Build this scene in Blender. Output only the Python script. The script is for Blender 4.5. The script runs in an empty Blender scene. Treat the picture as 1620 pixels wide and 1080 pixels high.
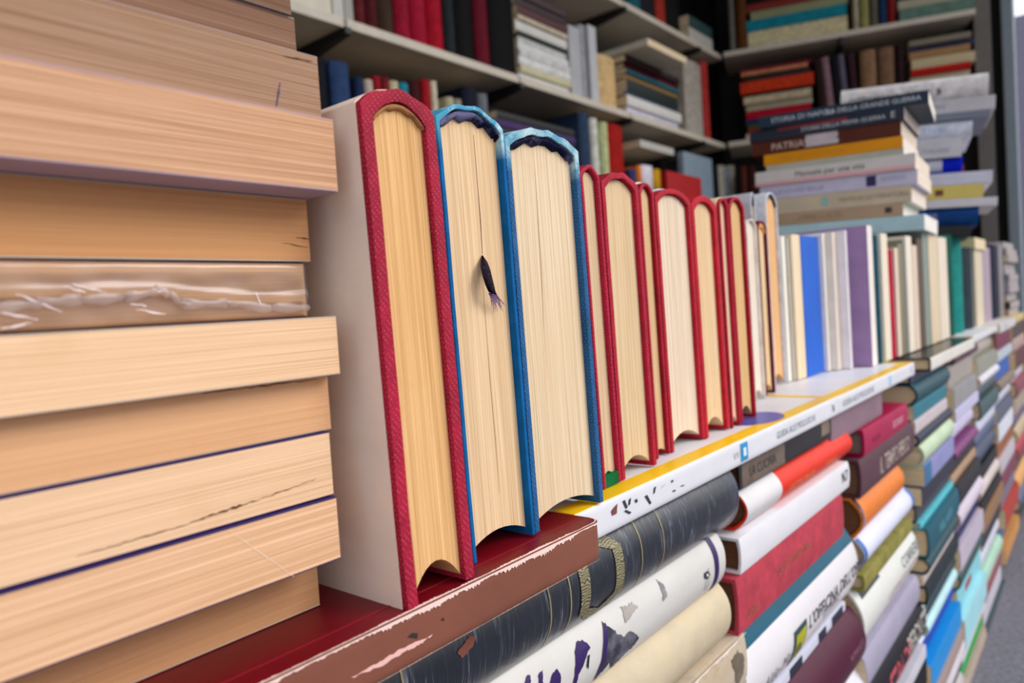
import bpy, bmesh, math, random
from mathutils import Vector, Matrix
random.seed(7)
R_ = math.radians
scene = bpy.context.scene
COL = scene.collection
Z0 = 0.60                      # camera height above the pavement

# ------------------------------------------------------------------ camera
FPX = 1150.0
RT = Matrix(((0.63515673, -0.07354446, 0.76887394),
             (-0.76965971, 0.02325834, 0.63803055),
             (-0.06480635, -0.99702069, -0.04183152)))   # world <- camera (x right, y down, z forward)
cd = bpy.data.cameras.new('camera'); cam = bpy.data.objects.new('camera', cd); COL.objects.link(cam)
cd.sensor_width = 36; cd.lens = FPX / 1620 * 36
m = Matrix((RT.col[0], -RT.col[1], -RT.col[2])).transposed().to_4x4()
m.translation = (0, 0, Z0); cam.matrix_world = m
cd.clip_start = 0.01; cd.clip_end = 60
cd.dof.use_dof = True; cd.dof.focus_distance = 0.275; cd.dof.aperture_fstop = 12.0
scene.camera = cam

def ray(px, py): return RT @ Vector((px - 810, py - 540, FPX))
def onY(px, py, Y=.18): r = ray(px, py); return r * (Y / r.y)
def onX(px, py, X): r = ray(px, py); return r * (X / r.x)
def onZ(px, py, Z): r = ray(px, py); return r * (Z / r.z)

# ------------------------------------------------------------------ light
w = bpy.data.worlds.new('world'); scene.world = w; w.use_nodes = True
nt = w.node_tree; bg = nt.nodes['Background']
tc = nt.nodes.new('ShaderNodeTexCoord'); sx = nt.nodes.new('ShaderNodeSeparateXYZ'); rp = nt.nodes.new('ShaderNodeValToRGB')
nt.links.new(tc.outputs['Generated'], sx.inputs[0]); nt.links.new(sx.outputs['Z'], rp.inputs[0]); nt.links.new(rp.outputs[0], bg.inputs['Color'])
rp.color_ramp.elements[0].position = 0.0; rp.color_ramp.elements[0].color = (.50, .49, .52, 1)
rp.color_ramp.elements[1].position = 0.35; rp.color_ramp.elements[1].color = (.93, .95, 1.0, 1)
bg.inputs['Strength'].default_value = 1.22
sd = bpy.data.lights.new('sun', 'SUN'); so = bpy.data.objects.new('sun', sd); COL.objects.link(so)
sd.energy = 1.6; sd.angle = R_(28); sd.color = (1, .965, .92)
so.rotation_euler = Vector((-.50, .74, -.62)).to_track_quat('-Z', 'Y').to_euler()
so.location = (2, -3, 3)
scene.view_settings.view_transform = 'Standard'; scene.view_settings.look = 'None'
scene.view_settings.gamma = 1; scene.view_settings.use_curve_mapping = False
scene.view_settings.exposure = 0.27

# ------------------------------------------------------------------ materials
def lin(c):
    if isinstance(c, str): c = tuple(int(c[i:i+2], 16) for i in (0, 2, 4))
    o = []
    for v in c:
        v = v / 255; o.append(v / 12.92 if v <= .04045 else ((v + .055) / 1.055) ** 2.4)
    return (*o, 1)
MC = {}
def newmat(key):
    mt = bpy.data.materials.new(key); mt.use_nodes = True
    n = mt.node_tree; b = n.nodes['Principled BSDF']
    return mt, n, b
def N(n, t, **k):
    x = n.nodes.new(t)
    for a, v in k.items(): setattr(x, a, v)
    return x
def coords(n, scale, rnd=True):
    t = N(n, 'ShaderNodeTexCoord'); mp = N(n, 'ShaderNodeMapping'); mp.inputs['Scale'].default_value = scale
    if rnd:
        oi = N(n, 'ShaderNodeObjectInfo'); ad = N(n, 'ShaderNodeVectorMath', operation='ADD')
        n.links.new(t.outputs['Object'], ad.inputs[0]); n.links.new(oi.outputs['Random'], ad.inputs[1])
        n.links.new(ad.outputs[0], mp.inputs[0])
    else: n.links.new(t.outputs['Object'], mp.inputs[0])
    return mp
def noise(n, scale, detail=3, rough=.6, rnd=True):
    mp = coords(n, scale, rnd); x = N(n, 'ShaderNodeTexNoise'); x.inputs['Scale'].default_value = 1
    x.inputs['Detail'].default_value = detail; x.inputs['Roughness'].default_value = rough
    n.links.new(mp.outputs[0], x.inputs['Vector']); return x.outputs['Fac']
def ramp(n, src, p0, p1, c0=(0, 0, 0, 1), c1=(1, 1, 1, 1)):
    r = N(n, 'ShaderNodeValToRGB'); r.color_ramp.elements[0].position = p0; r.color_ramp.elements[1].position = p1
    r.color_ramp.elements[0].color = c0; r.color_ramp.elements[1].color = c1
    n.links.new(src, r.inputs[0]); return r.outputs[0]
def mix(n, fac, a, b, mode='MIX'):
    x = N(n, 'ShaderNodeMix', data_type='RGBA', blend_type=mode)
    if isinstance(fac, (int, float)): x.inputs[0].default_value = fac
    else: n.links.new(fac, x.inputs[0])
    for i, v in ((6, a), (7, b)):
        if isinstance(v, tuple): x.inputs[i].default_value = v
        else: n.links.new(v, x.inputs[i])
    return x.outputs[2]
def bump(n, b, src, strength, dist):
    x = N(n, 'ShaderNodeBump'); x.inputs['Strength'].default_value = strength; x.inputs['Distance'].default_value = dist
    n.links.new(src, x.inputs['Height']); n.links.new(x.outputs[0], b.inputs['Normal'])
def sc(c, k): return (min(c[0]*k, 1), min(c[1]*k, 1), min(c[2]*k, 1), 1)

def pages(color, lines=1.0, near=True):
    """edges of a paper block: fine stripes across the thickness (local X)"""
    key = f'pages {color} {lines} {near}'
    if key in MC: return MC[key]
    mt, n, b = newmat(key); c = lin(color)
    a = noise(n, (1050, 5, 5), 3, .75); f = noise(n, (2600, 8, 8), 2, .7)
    s = noise(n, (45, 45, 45), 5, .65); big = noise(n, (14, 9, 9), 2)
    dark = (c[0]*.66, c[1]*.55, c[2]*.42, 1); lite = (min(c[0]*1.12, 1), min(c[1]*1.13, 1), min(c[2]*1.15, 1), 1)
    col = mix(n, ramp(n, a, .36, .66), dark, lite)
    col = mix(n, .45 if lines >= 1 else .78, col, c)
    k = .55 * lines
    col = mix(n, ramp(n, f, .53, .68, (0, 0, 0, 1), (k, k, k, 1)), col, (c[0]*.50, c[1]*.38, c[2]*.26, 1))
    col = mix(n, ramp(n, s, .56, .78, (0, 0, 0, 1), (.45, .45, .45, 1)), col, (c[0]*.84, c[1]*.70, c[2]*.54, 1))
    col = mix(n, ramp(n, big, .45, .75, (0, 0, 0, 1), (.35, .35, .35, 1)), col, (c[0]*.86, c[1]*.74, c[2]*.58, 1))
    n.links.new(col, b.inputs['Base Color']); b.inputs['Roughness'].default_value = .85
    b.inputs['Specular IOR Level'].default_value = .25
    if near:
        h = mix(n, .5, a, f); bump(n, b, h, min(1, .7 * lines), .0007)
    MC[key] = mt; return mt
def cloth(color, weave=True, worn=None, top=None, topcol=None):
    key = f'cloth {color} {weave} {worn} {top} {topcol}'
    if key in MC: return MC[key]
    mt, n, b = newmat(key); c = lin(color)
    g = noise(n, (60, 60, 60), 5, .7)
    col = mix(n, ramp(n, g, .35, .7), sc(c, .72), sc(c, 1.22))
    if weave:
        mp = coords(n, (900, 900, 900), False); mp.inputs['Rotation'].default_value = (.62, .48, .79); v = N(n, 'ShaderNodeTexVoronoi'); v.inputs['Scale'].default_value = 1
        v.inputs['Randomness'].default_value = .2
        n.links.new(mp.outputs[0], v.inputs['Vector'])
        d = ramp(n, v.outputs['Distance'], .12, .5, (1, 1, 1, 1), (0, 0, 0, 1))
        l = tuple(min(x * 1.5 + .06, 1) for x in c[:3]) + (1,)
        fm = N(n, 'ShaderNodeMath', operation='MULTIPLY'); n.links.new(d, fm.inputs[0]); fm.inputs[1].default_value = .6
        col = mix(n, fm.outputs[0], col, l)
        hh = mix(n, .5, d, g); bump(n, b, hh, .55, .0005)
    else: bump(n, b, g, .4, .0012)
    msk = None
    if top:
        t_ = N(n, 'ShaderNodeTexCoord'); s_ = N(n, 'ShaderNodeSeparateXYZ'); m_ = N(n, 'ShaderNodeMapRange')
        n.links.new(t_.outputs['Object'], s_.inputs[0]); n.links.new(s_.outputs['Y'], m_.inputs['Value'])
        m_.inputs['From Min'].default_value = top - .010; m_.inputs['From Max'].default_value = top - .002; msk = m_.outputs[0]
        col = mix(n, msk, col, lin(topcol or color))
    if worn:
        q = noise(n, (160, 160, 160), 6, .75); q2 = noise(n, (30, 30, 22), 2)
        qq = N(n, 'ShaderNodeMath', operation='MULTIPLY'); n.links.new(q, qq.inputs[0]); n.links.new(q2, qq.inputs[1])
        wf = ramp(n, qq.outputs[0], .23, .34)
        if msk:
            wm = N(n, 'ShaderNodeMath', operation='MULTIPLY'); n.links.new(wf, wm.inputs[0]); n.links.new(msk, wm.inputs[1]); wf = wm.outputs[0]
        col = mix(n, wf, col, lin(worn))
    n.links.new(col, b.inputs['Base Color']); b.inputs['Roughness'].default_value = .72
    b.inputs['Specular IOR Level'].default_value = .22 if weave else .08
    MC[key] = mt; return mt
def paper(color, rough=.5, mottle=.12, stain=None):
    key = f'paper {color} {rough} {mottle} {stain}'
    if key in MC: return MC[key]
    mt, n, b = newmat(key); c = tuple(.90 * v ** 1.18 for v in lin(color)[:3]) + (1,)
    g = noise(n, (40, 40, 25), 5, .65); g2 = noise(n, (300, 300, 200), 4, .7)
    col = mix(n, ramp(n, g, .3, .75), sc(c, 1 - mottle), sc(c, 1 + mottle * .6))
    if stain: col = mix(n, ramp(n, g, .52, .72), col, lin(stain))
    n.links.new(col, b.inputs['Base Color']); b.inputs['Roughness'].default_value = rough
    b.inputs['Specular IOR Level'].default_value = .28
    bump(n, b, g2, .12, .0004)
    MC[key] = mt; return mt
def plain(color, rough=.5, metal=0):
    key = f'plain {color} {rough} {metal}'
    if key in MC: return MC[key]
    mt, n, b = newmat(key); b.inputs['Base Color'].default_value = lin(color)
    b.inputs['Roughness'].default_value = rough; b.inputs['Metallic'].default_value = metal
    MC[key] = mt; return mt
def wrapped(color, streak):
    """dark binding under scuffed cling plastic: fine diagonal pale scratches"""
    key = 'wrapped' + color
    if key in MC: return MC[key]
    mt, n, b = newmat(key); c = lin(color)
    mp = coords(n, (30, 30, 420)); mp.inputs['Rotation'].default_value = (0.0, R_(32), 0)
    x = N(n, 'ShaderNodeTexNoise'); x.inputs['Scale'].default_value = 1; x.inputs['Detail'].default_value = 6; x.inputs['Distortion'].default_value = 2.2
    n.links.new(mp.outputs[0], x.inputs['Vector'])
    g = noise(n, (26, 26, 30), 4, .6)
    col = mix(n, ramp(n, g, .3, .7), sc(c, .55), sc(c, 1.5))
    k = N(n, 'ShaderNodeMath', operation='MULTIPLY'); n.links.new(ramp(n, x.outputs['Fac'], .56, .78), k.inputs[0]); n.links.new(ramp(n, g, .38, .62), k.inputs[1])
    col = mix(n, k.outputs[0], col, lin(streak))
    n.links.new(col, b.inputs['Base Color']); b.inputs['Roughness'].default_value = .32
    b.inputs['Coat Weight'].default_value = .5; b.inputs['Coat Roughness'].default_value = .2
    bump(n, b, x.outputs['Fac'], .35, .0015)
    MC[key] = mt; return mt

# ------------------------------------------------------------------ object helpers
GROUPS = set()
def empty(name, label, cat, group=None):
    o = bpy.data.objects.new(name, None); COL.objects.link(o); o.empty_display_size = .02
    o['label'] = label; o['category'] = cat
    if group: o['group'] = group
    return o
def link(name, bm, mat, parent=None, smooth=False, bev=0, seg=2):
    me = bpy.data.meshes.new(name); bm.normal_update(); bm.to_mesh(me); bm.free()
    if mat: me.materials.append(mat)
    o = bpy.data.objects.new(name, me); COL.objects.link(o)
    if parent: o.parent = parent
    if smooth:
        for p in me.polygons: p.use_smooth = True
    if bev:
        md = o.modifiers.new('bevel', 'BEVEL'); md.width = bev; md.segments = seg; md.limit_method = 'ANGLE'; md.angle_limit = R_(50)
        md.harden_normals = False
    return o
def addbox(bm, x0, x1, y0, y1, z0, z1):
    v = [bm.verts.new(p) for p in ((x0,y0,z0),(x1,y0,z0),(x1,y1,z0),(x0,y1,z0),(x0,y0,z1),(x1,y0,z1),(x1,y1,z1),(x0,y1,z1))]
    for f in ((3,2,1,0),(4,5,6,7),(0,1,5,4),(1,2,6,5),(2,3,7,6),(3,0,4,7)): bm.faces.new([v[i] for i in f])
def box(name, x0, x1, y0, y1, z0, z1, mat, parent=None, bev=0):
    bm = bmesh.new(); addbox(bm, x0, x1, y0, y1, z0, z1); return link(name, bm, mat, parent, bev=bev)
def struct(o): o['kind'] = 'structure'; return o
def extrude(bm, loop, zs, sh=None):
    """closed 2D loop (u,v) swept along w through stations zs"""
    rings = []
    for i, z in enumerate(zs):
        rings.append([bm.verts.new((p[0], p[1], z) if not sh else sh(p[0], p[1], z)) for p in loop])
    n = len(loop)
    for a, b in zip(rings, rings[1:]):
        for i in range(n):
            j = (i + 1) % n; bm.faces.new((a[i], a[j], b[j], b[i]))
    return rings
ORI = {  # world directions of (u: thickness, v: fore-edge to spine, w: length)
    'head_up':     ((-1,0,0), (0,0,1), (0,1,0)),    # stands on its fore-edge, spine up, head edges to the front
    'spine_front': ((0,0,1), (0,-1,0), (1,0,0)),    # lies flat, spine to the front
    'edge_front':  ((0,0,-1), (0,1,0), (1,0,0)),    # lies flat, fore-edge to the front
    'spine_left':  ((0,0,1), (-1,0,0), (0,-1,0)),   # lies flat, spine towards -X
    'up_spine':    ((-1,0,0), (0,-1,0), (0,0,1)),   # upright, spine to the front
    'up_edge':     ((1,0,0), (0,1,0), (0,0,1)),     # upright, fore-edge to the front
    'up_left':     ((0,1,0), (-1,0,0), (0,0,1)),    # upright, spine towards -X
}
class Book: pass
def book(label, group, bx, orient, cover, page='e6d3b0', hard=True, board=.0026, arch=None, square=.0025, concave=None,
         name=None, frame=None, rot=None, near=False, jacket=None, headband=None, cover_mat=None, page_mat=None, wob=0, lines=1.0, power=2.4, rnd=0):
    """bx = world box (x0,x1,y0,y1,z0,z1) relative to the camera height; returns handles for lettering"""
    x0, x1, y0, y1, z0, z1 = bx
    U, V, W3 = (Vector(a) for a in ORI[orient])
    dims = Vector((x1-x0, y1-y0, z1-z0))
    T = abs(dims.dot(U)); W = abs(dims.dot(V)); L = abs(dims.dot(W3))
    Rm = Matrix((U, V, W3)).transposed()
    cen = Vector(((x0+x1)/2, (y0+y1)/2, (z0+z1)/2)); base = Vector((cen.x, cen.y, z0))
    off = Rm.transposed() @ (base - cen)           # local position of the base centre
    F = frame or Matrix.Identity(4)
    M = F @ Matrix.Translation(base + Vector((0, 0, Z0))) @ ((rot.to_4x4() if rot else Matrix.Identity(4))) @ Rm.to_4x4()
    root = empty(name or ('hardcover_book' if hard else 'paperback_book'), label, 'book', group); root.matrix_world = M
    if not hard: board = min(board, .0005); square = 0
    board = min(board, T * .2)
    if arch is None: arch = (min(T * .28, .010)) if hard else .0004
    h = T / 2; p = power if arch > .001 else 6
    def sv(u): return W/2 - arch * min(abs(u) / h, 1) ** p      # spine surface
    K = 20 if near else 10
    outer = [(-h, -W/2)]
    if near: outer += [(-h, -W/2 + (W - arch) * t) for t in (.05, .2, .4, .6, .8, .93)]
    outer += [(-h * math.cos(math.pi * i / K), sv(-h * math.cos(math.pi * i / K))) for i in range(K + 1)]
    if near: outer += [(h, -W/2 + (W - arch) * t) for t in (.93, .8, .6, .4, .2, .05)]
    outer += [(h, -W/2)]
    inner = []
    for q in outer:
        if abs(q[0]) >= h - 1e-9: inner.append(((h - board) * (1 if q[0] > 0 else -1), min(q[1], W/2 - arch - board * .9)))
        else: inner.append((q[0] * (h - board) / h, sv(q[0]) - board * .9))
    loop = outer + inner[::-1]
    bm = bmesh.new()
    def rd(z):
        t = (abs(z) - (L/2 - rnd)) / rnd if rnd else 0
        return rnd * (1 - math.sqrt(max(0, 1 - t * t))) if t > 0 else 0
    zs = [-L/2 + L * t for t in ((0, .004, .02, .06, .15, .3, .5, .7, .9, 1) if near else (0, 1))]
    if rnd: zs = sorted(set(zs + [sg * (L/2 - rnd * (1 - k / 8)) for sg in (-1, 1) for k in range(8)]))
    r = random.Random(len(label) * 7 + int(x0 * 1e4))
    ph = [r.uniform(0, 6) for _ in range(6)]
    def sh(u, v, z):
        du = wob * (math.sin(v * 110 + ph[0]) + .6 * math.sin(v * 260 + ph[1])) * .5
        dv = wob * 1.5 * (math.sin(u * 520 + ph[2]) + math.sin(z * 300 + ph[3]) * .5) * max(0, min(1, (v - (W/2 - arch)) / .003)) if wob else 0
        return (u + du - off.x, v + dv - off.y - (rd(z) if v > W/2 - max(arch, .004) - board else 0), z - off.z)
    rings = extrude(bm, loop, zs, sh)
    n = len(outer)
    for ring in (rings[0], rings[-1]):             # end caps as quads between outer and inner path
        for i in range(n - 1):
            a, b2 = ring[i], ring[i+1]; c2, d2 = ring[2*n-2-i], ring[2*n-1-i]
            bm.faces.new((a, b2, c2, d2))
    bmesh.ops.recalc_face_normals(bm, faces=bm.faces)
    cm = cover_mat or (cloth(cover, near) if hard else paper(cover))
    link('cover', bm, cm, root, smooth=near, bev=(board * .36 if near else 0), seg=3)
    # page block
    cc = (min(T * .28, .008) if hard and arch > .001 else 0) if concave is None else concave
    hb = h - board - (.0002 if hard else .00002); K2 = 14
    vb = -W/2 + square
    low = [(-hb * math.cos(math.pi * i / K2), vb + cc * (1 - (math.cos(math.pi * i / K2)) ** 2)) for i in range(K2 + 1)]
    gap = .0006 if hard else .0001
    top = [(hb * math.cos(math.pi * i / K2), sv(h * math.cos(math.pi * i / K2)) - board * .9 - gap) for i in range(K2 + 1)]
    bm = bmesh.new(); e = square if hard else 0.0001
    zz = (-L/2 + e, L/2 - e)
    rr = []
    cols = [(low[i], top[K2 - i]) for i in range(K2 + 1)]
    for z in zz:
        rr.append([[bm.verts.new((a[0] + (b2[0]-a[0])*t - off.x, a[1] + (b2[1]-a[1])*t - off.y, z - off.z)) for t in (0, .5, 1)] for a, b2 in cols])
    for k, g in enumerate(rr):
        for i in range(K2):
            for j in range(2): bm.faces.new((g[i][j], g[i+1][j], g[i+1][j+1], g[i][j+1]))
    A, B = rr
    for i in range(K2):
        bm.faces.new((A[i][0], A[i+1][0], B[i+1][0], B[i][0])); bm.faces.new((A[i][2], B[i][2], B[i+1][2], A[i+1][2]))
    for i in (0, K2):
        for j in range(2): bm.faces.new((A[i][j], A[i][j+1], B[i][j+1], B[i][j]))
    bmesh.ops.recalc_face_normals(bm, faces=bm.faces)
    link('page_block', bm, page_mat or pages(page, lines, near), root)
    H = Book(); H.root = root; H.T = T; H.W = W; H.L = L; H.off = off; H.sv = sv; H.h = h; H.board = board; H.arch = arch; H.M = M; H.rd = rd
    if jacket:                                      # paper jacket wrapped over boards and spine
        jc, inset, jt = jacket
        o2 = [(q[0] * (1 + 2 * jt / T), q[1] + (jt if 0 < i < n - 1 else 0)) for i, q in enumerate(outer)]
        bm = bmesh.new(); rg = extrude(bm, o2 + [(q[0]*(1+.0002/T), q[1] + (.0001 if 0 < i < n-1 else 0)) for i, q in enumerate(outer)][::-1],
                                       [-L/2 + inset, 0, L/2], lambda u, v, z: (u - off.x, v - off.y, z - off.z))
        for ring in (rg[0], rg[-1]):
            for i in range(n - 1): bm.faces.new((ring[i], ring[i+1], ring[2*n-2-i], ring[2*n-1-i]))
        bmesh.ops.recalc_face_normals(bm, faces=bm.faces)
        link('paper_jacket', bm, jc, root)
    if headband:
        bm = bmesh.new(); hm, dp = headband; g1 = []
        for i in range(K2 + 1):
            u = hb * .97 * math.cos(math.pi * i / K2); vt = sv(u * h / hb) - board * .9 - gap
            d = dp * (1 + .35 * math.sin(i * 2.3)) * (1 - .3 * abs(u) / hb)
            g1.append([bm.verts.new((u - off.x, vt + .0003 - off.y, -L/2 + e * .35 - off.z)), bm.verts.new((u - off.x, vt - d * .5 - off.y, -L/2 + e * .15 - off.z)),
                       bm.verts.new((u - off.x, vt - d - off.y, -L/2 + e * .85 - off.z)), bm.verts.new((u - off.x, vt - d * .9 - off.y, -L/2 + e + .002 - off.z))])
        for a, b2 in zip(g1, g1[1:]):
            for j in range(3): bm.faces.new((a[j], a[j+1], b2[j+1], b2[j]))
        link('headband', bm, hm, root, smooth=True)
    return H

def on_spine(H, bm, name, mat, eps=.00025, parent=None):
    """bm holds a flat drawing in (w, u) as (x, y); wrap it on the spine"""
    for v in bm.verts:
        w_, u_ = v.co.x, v.co.y; lim = H.h * .999
        uu = max(-lim, min(lim, u_))
        v.co = Vector((uu - H.off.x, H.sv(uu) + eps - H.off.y - H.rd(w_), w_ - H.off.z))
    return link(name, bm, mat, parent or H.root)
def band(H, w0, w1, mat, u0=-1, u1=1, name='spine_band', eps=.0002, jag=0, cuts=None):
    """w0,w1 as fractions of the length, u0,u1 in -1..1 across the spine"""
    bm = bmesh.new(); K = 14; g = []
    r = random.Random(int(w0 * 999))
    for i in range(K + 1):
        u = H.h * (u0 + (u1 - u0) * i / K)
        g.append([bm.verts.new((H.L * (t - .5) + r.uniform(-jag, jag), u, 0)) for t in ([w0] + (cuts or []) + [w1])])
    for a, b in zip(g, g[1:]):
        for q in range(len(a) - 1): bm.faces.new((a[q], a[q+1], b[q+1], b[q]))
    return on_spine(H, bm, name, mat, eps)
def blot(H, pts, mat, name='torn_patch', eps=.0003, jag=.0006, sub=8):
    """jagged outline; pts = (w fraction, u -1..1)"""
    r = random.Random(int(pts[0][0] * 9999)); out = []
    P = [Vector((H.L * (a - .5), H.h * b)) for a, b in pts]
    for i, a in enumerate(P):
        b = P[(i + 1) % len(P)]
        for k in range(sub):
            q = a.lerp(b, k / sub); out.append(q + Vector((r.uniform(-jag, jag), r.uniform(-jag, jag))))
    bm = bmesh.new(); f = bm.faces.new([bm.verts.new((q.x, q.y, 0)) for q in out])
    bmesh.ops.triangulate(bm, faces=[f]); bmesh.ops.subdivide_edges(bm, edges=bm.edges[:], cuts=1)
    return on_spine(H, bm, name, mat, eps)
def letters(H, text, w0, size, mat, u=0.0, name='spine_lettering', stretch=1.0, align='LEFT', shear=0, bold=0, eps=.0004):
    cu = bpy.data.curves.new('t', 'FONT'); cu.body = text; cu.size = size; cu.align_x = align; cu.align_y = 'CENTER'
    cu.resolution_u = 2; cu.shear = shear; cu.offset = bold
    t = bpy.data.objects.new('t', cu); me = bpy.data.meshes.new_from_object(t)
    bm = bmesh.new(); bm.from_mesh(me)
    bpy.data.objects.remove(t); bpy.data.curves.remove(cu); bpy.data.meshes.remove(me)
    for v in bm.verts: v.co = Vector((v.co.x * stretch + H.L * (w0 - .5), v.co.y + u * H.h, 0))
    return on_spine(H, bm, name, mat, eps)
def child_box(H, name, u0, u1, v0, v1, w0, w1, mat, bev=0):
    """box in centred local coordinates"""
    bm = bmesh.new(); addbox(bm, u0 - H.off.x, u1 - H.off.x, v0 - H.off.y, v1 - H.off.y, w0 - H.off.z, w1 - H.off.z)
    return link(name, bm, mat, H.root, bev=bev)
def strip_mesh(pts, width, name, mat, parent, nrm=Vector((0, -1, 0))):
    pass

# ------------------------------------------------------------------ the place: pavement, stall walls; unseen left wall and roof added for the light
def floor_mat():
    mt, n, b = newmat('asphalt'); a = noise(n, (120, 120, 120), 6, .7, False); g = noise(n, (2.2, 2.2, 2.2), 4, .6, False)
    col = mix(n, ramp(n, a, .35, .7), lin('4f4e5a'), lin('8a8892')); col = mix(n, ramp(n, g, .35, .7, (0,0,0,1), (.5,.5,.5,1)), col, lin('6a6874'))
    n.links.new(col, b.inputs['Base Color']); b.inputs['Roughness'].default_value = .9; bump(n, b, a, .4, .004); return mt
struct(box('floor', -3, 12, -6, 3.2, -.05, 0, floor_mat()))
dark = plain('2a2624', .9)
struct(box('wall_back', -1.25, 3.2, 1.36, 1.40, 0, 2.45, plain('1c1a1a', .9)))
struct(box('wall_right', 3.02, 3.06, .25, 1.36, 0, 2.45, plain('1c1a1a', .9)))
struct(box('unseen_wall_left', -1.25, -1.2, .15, 1.36, 0, 2.45, plain('c9c0b6', .9)))  # unseen; keeps side light off the shelves, made pale to bounce fill light
struct(box('unseen_ceiling', -1.25, 3.2, -.25, 1.40, 2.45, 2.5, plain('6a6663', .9)))  # unseen; added to block overhead light from the rear of the stall

Vx = Vector
# ------------------------------------------------------------------ back shelving
shelf_m = paper('b5ac9c', .55, .10); lip_m = paper('d3cabb', .5, .1); blk = plain('0d0d0f', .6)
sh_root = empty('bookshelf', 'long white shelving on the back wall with black brackets', 'bookshelf')
sh_root.location = (1.0, 1.22, 0)
def shelf_child(name, x0, x1, y0, y1, z0, z1, mat, root, off):
    bm = bmesh.new(); addbox(bm, x0-off[0], x1-off[0], y0-off[1], y1-off[1], z0-off[2], z1-off[2]); return link(name, bm, mat, root, bev=.0008)
SZ = (.275, .562, .885, 1.19)
JX = (-1.15, -.1, .375, .885, 1.40, 1.92, 2.42, 2.62)
for z in SZ + (-.02, -.32):
    for a, b in zip(JX, JX[1:]):
        shelf_child('shelf_board', a+.003, b-.003, 1.085, 1.355, Z0+z-.018, Z0+z, lip_m, sh_root, sh_root.location)
    for j in JX[1:-1]:
        bm = bmesh.new(); lx, ly, lz = sh_root.location
        zz = Z0 + z - .0185; prof = [(1.078, zz), (1.078, zz - .012), (1.345, zz - .050), (1.345, zz)]
        for sx_ in (-.006, .006): pass
        vs = [[bm.verts.new((j + s - lx, y - ly, q - lz)) for y, q in prof] for s in (-.007, .007)]
        bm.faces.new(vs[0]); bm.faces.new(vs[1][::-1])
        for i in range(4): bm.faces.new((vs[0][i], vs[0][(i+1) % 4], vs[1][(i+1) % 4], vs[1][i]))
        bmesh.ops.recalc_face_normals(bm, faces=bm.faces); link('bracket', bm, blk, sh_root)
for j in JX:
    shelf_child('upright_post', j-.009, j+.009, 1.346, 1.359, 0, 2.2, plain('55524e', .5), sh_root, sh_root.location)

# end shelving, turned 20 degrees: local frame E: +x away (depth), +y to the back corner
P0 = Vx((2.585, 1.075, 0)); ang = R_(20)
EF = Matrix.Translation(P0) @ Matrix.Rotation(ang, 4, 'Z')
er = empty('bookshelf', 'white shelving across the right end of the stall', 'bookshelf'); er.matrix_world = EF
for z in SZ + (-.02, -.32):
    bm = bmesh.new(); addbox(bm, .0, .24, -.80, -.01, Z0+z-.018, Z0+z); link('shelf_board', bm, lip_m, er, bev=.0008)
    for yy in (-.40, ):
        bm = bmesh.new(); addbox(bm, .0, .23, yy-.006, yy+.006, Z0+z-.045, Z0+z-.0185); link('bracket', bm, blk, er)
bm = bmesh.new(); addbox(bm, .245, .262, -.80, .02, 0, 2.2); link('back_panel', bm, plain('191614', .9), er)
def endp(px, py):
    d = Vx((math.sin(ang), -math.cos(ang), 0)); nn = Vx((-d.y, d.x, 0)); r = ray(px, py)
    q = r * (P0.dot(nn) / r.dot(nn)); return -(q - P0).dot(d), q.z        # local y (negative towards the viewer), z

# posts at the right end of the stall, and a strip for the dark gap
def post(pl, pr, X, dx, mat, name, label):
    ya = onX(pl, 200, X).y; yb = onX(pr, 200, X).y; w_ = ya - yb
    bm = bmesh.new(); addbox(bm, 0, dx, -w_/2, w_/2, 0, 2.40)
    for zz in ((.55, 1.15, 1.75) if 'broad' in label else ()): addbox(bm, -.002, 0, -w_*.12, w_*.12, zz, zz + .03)
    o = link(name, bm, mat, None, bev=.003); o.location = (X, (ya + yb) / 2, 0); o['label'] = label; o['category'] = 'post'
post(1546.5, 1571, 2.93, .05, paper('86827e', .45, .12), 'metal_post', 'broad grey metal post beside the end shelving')
post(1571.5, 1590, 2.99, .02, plain('06080a', .8), 'dark_gap_strip', 'black strip filling the dark gap between the two grey metal posts')  # dark strip added to stand for the black gap between the posts
post(1590.5, 1609, 2.94, .05, paper('98a4ac', .4, .08), 'metal_post', 'pale blue-grey metal post at the right edge of the photo')
struct(box('wall_far', 9.0, 9.1, -1.5, 3.0, 0, 3.2, paper('8d8a9c', .8, .2)))

# ------------------------------------------------------------------ helpers for rows of books
def W_(s): return s
def back_upright(rows, zb, y_ref, grp, setdesc):
    """upright books on the back shelf, spines to the front; rows: xl, xr, ytop px, colour, description, optional dict"""
    for it in rows:
        xl, xr, yt, c, desc = it[:5]; k = dict(it[5]) if len(it) > 5 else {}
        Y = k.pop('Y', 1.10); D = k.pop('D', .15); lean = k.pop('lean', 0); yr = k.pop('yr', y_ref); soft = k.pop('soft', False)
        xa = onY(xl, yr, Y).x; xb = onY(xr, yr, Y).x
        zt = min(onY((xl + xr) / 2, yt, Y).z, zb + .268 + .012 * math.sin(xl))
        H = book(desc, grp, (xa + .0004, xb - .0004, Y, Y + D, zb + .0006, zt), k.pop('ori', 'up_spine'), c, hard=not soft, rot=Matrix.Rotation(R_(lean), 3, 'Y') if lean else None, **k)
        yield H
def run(g): return list(g)
def flat_stack(rows, x_edge, zb, ztop_px, Y, grp, D=.16):
    pass

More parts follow.
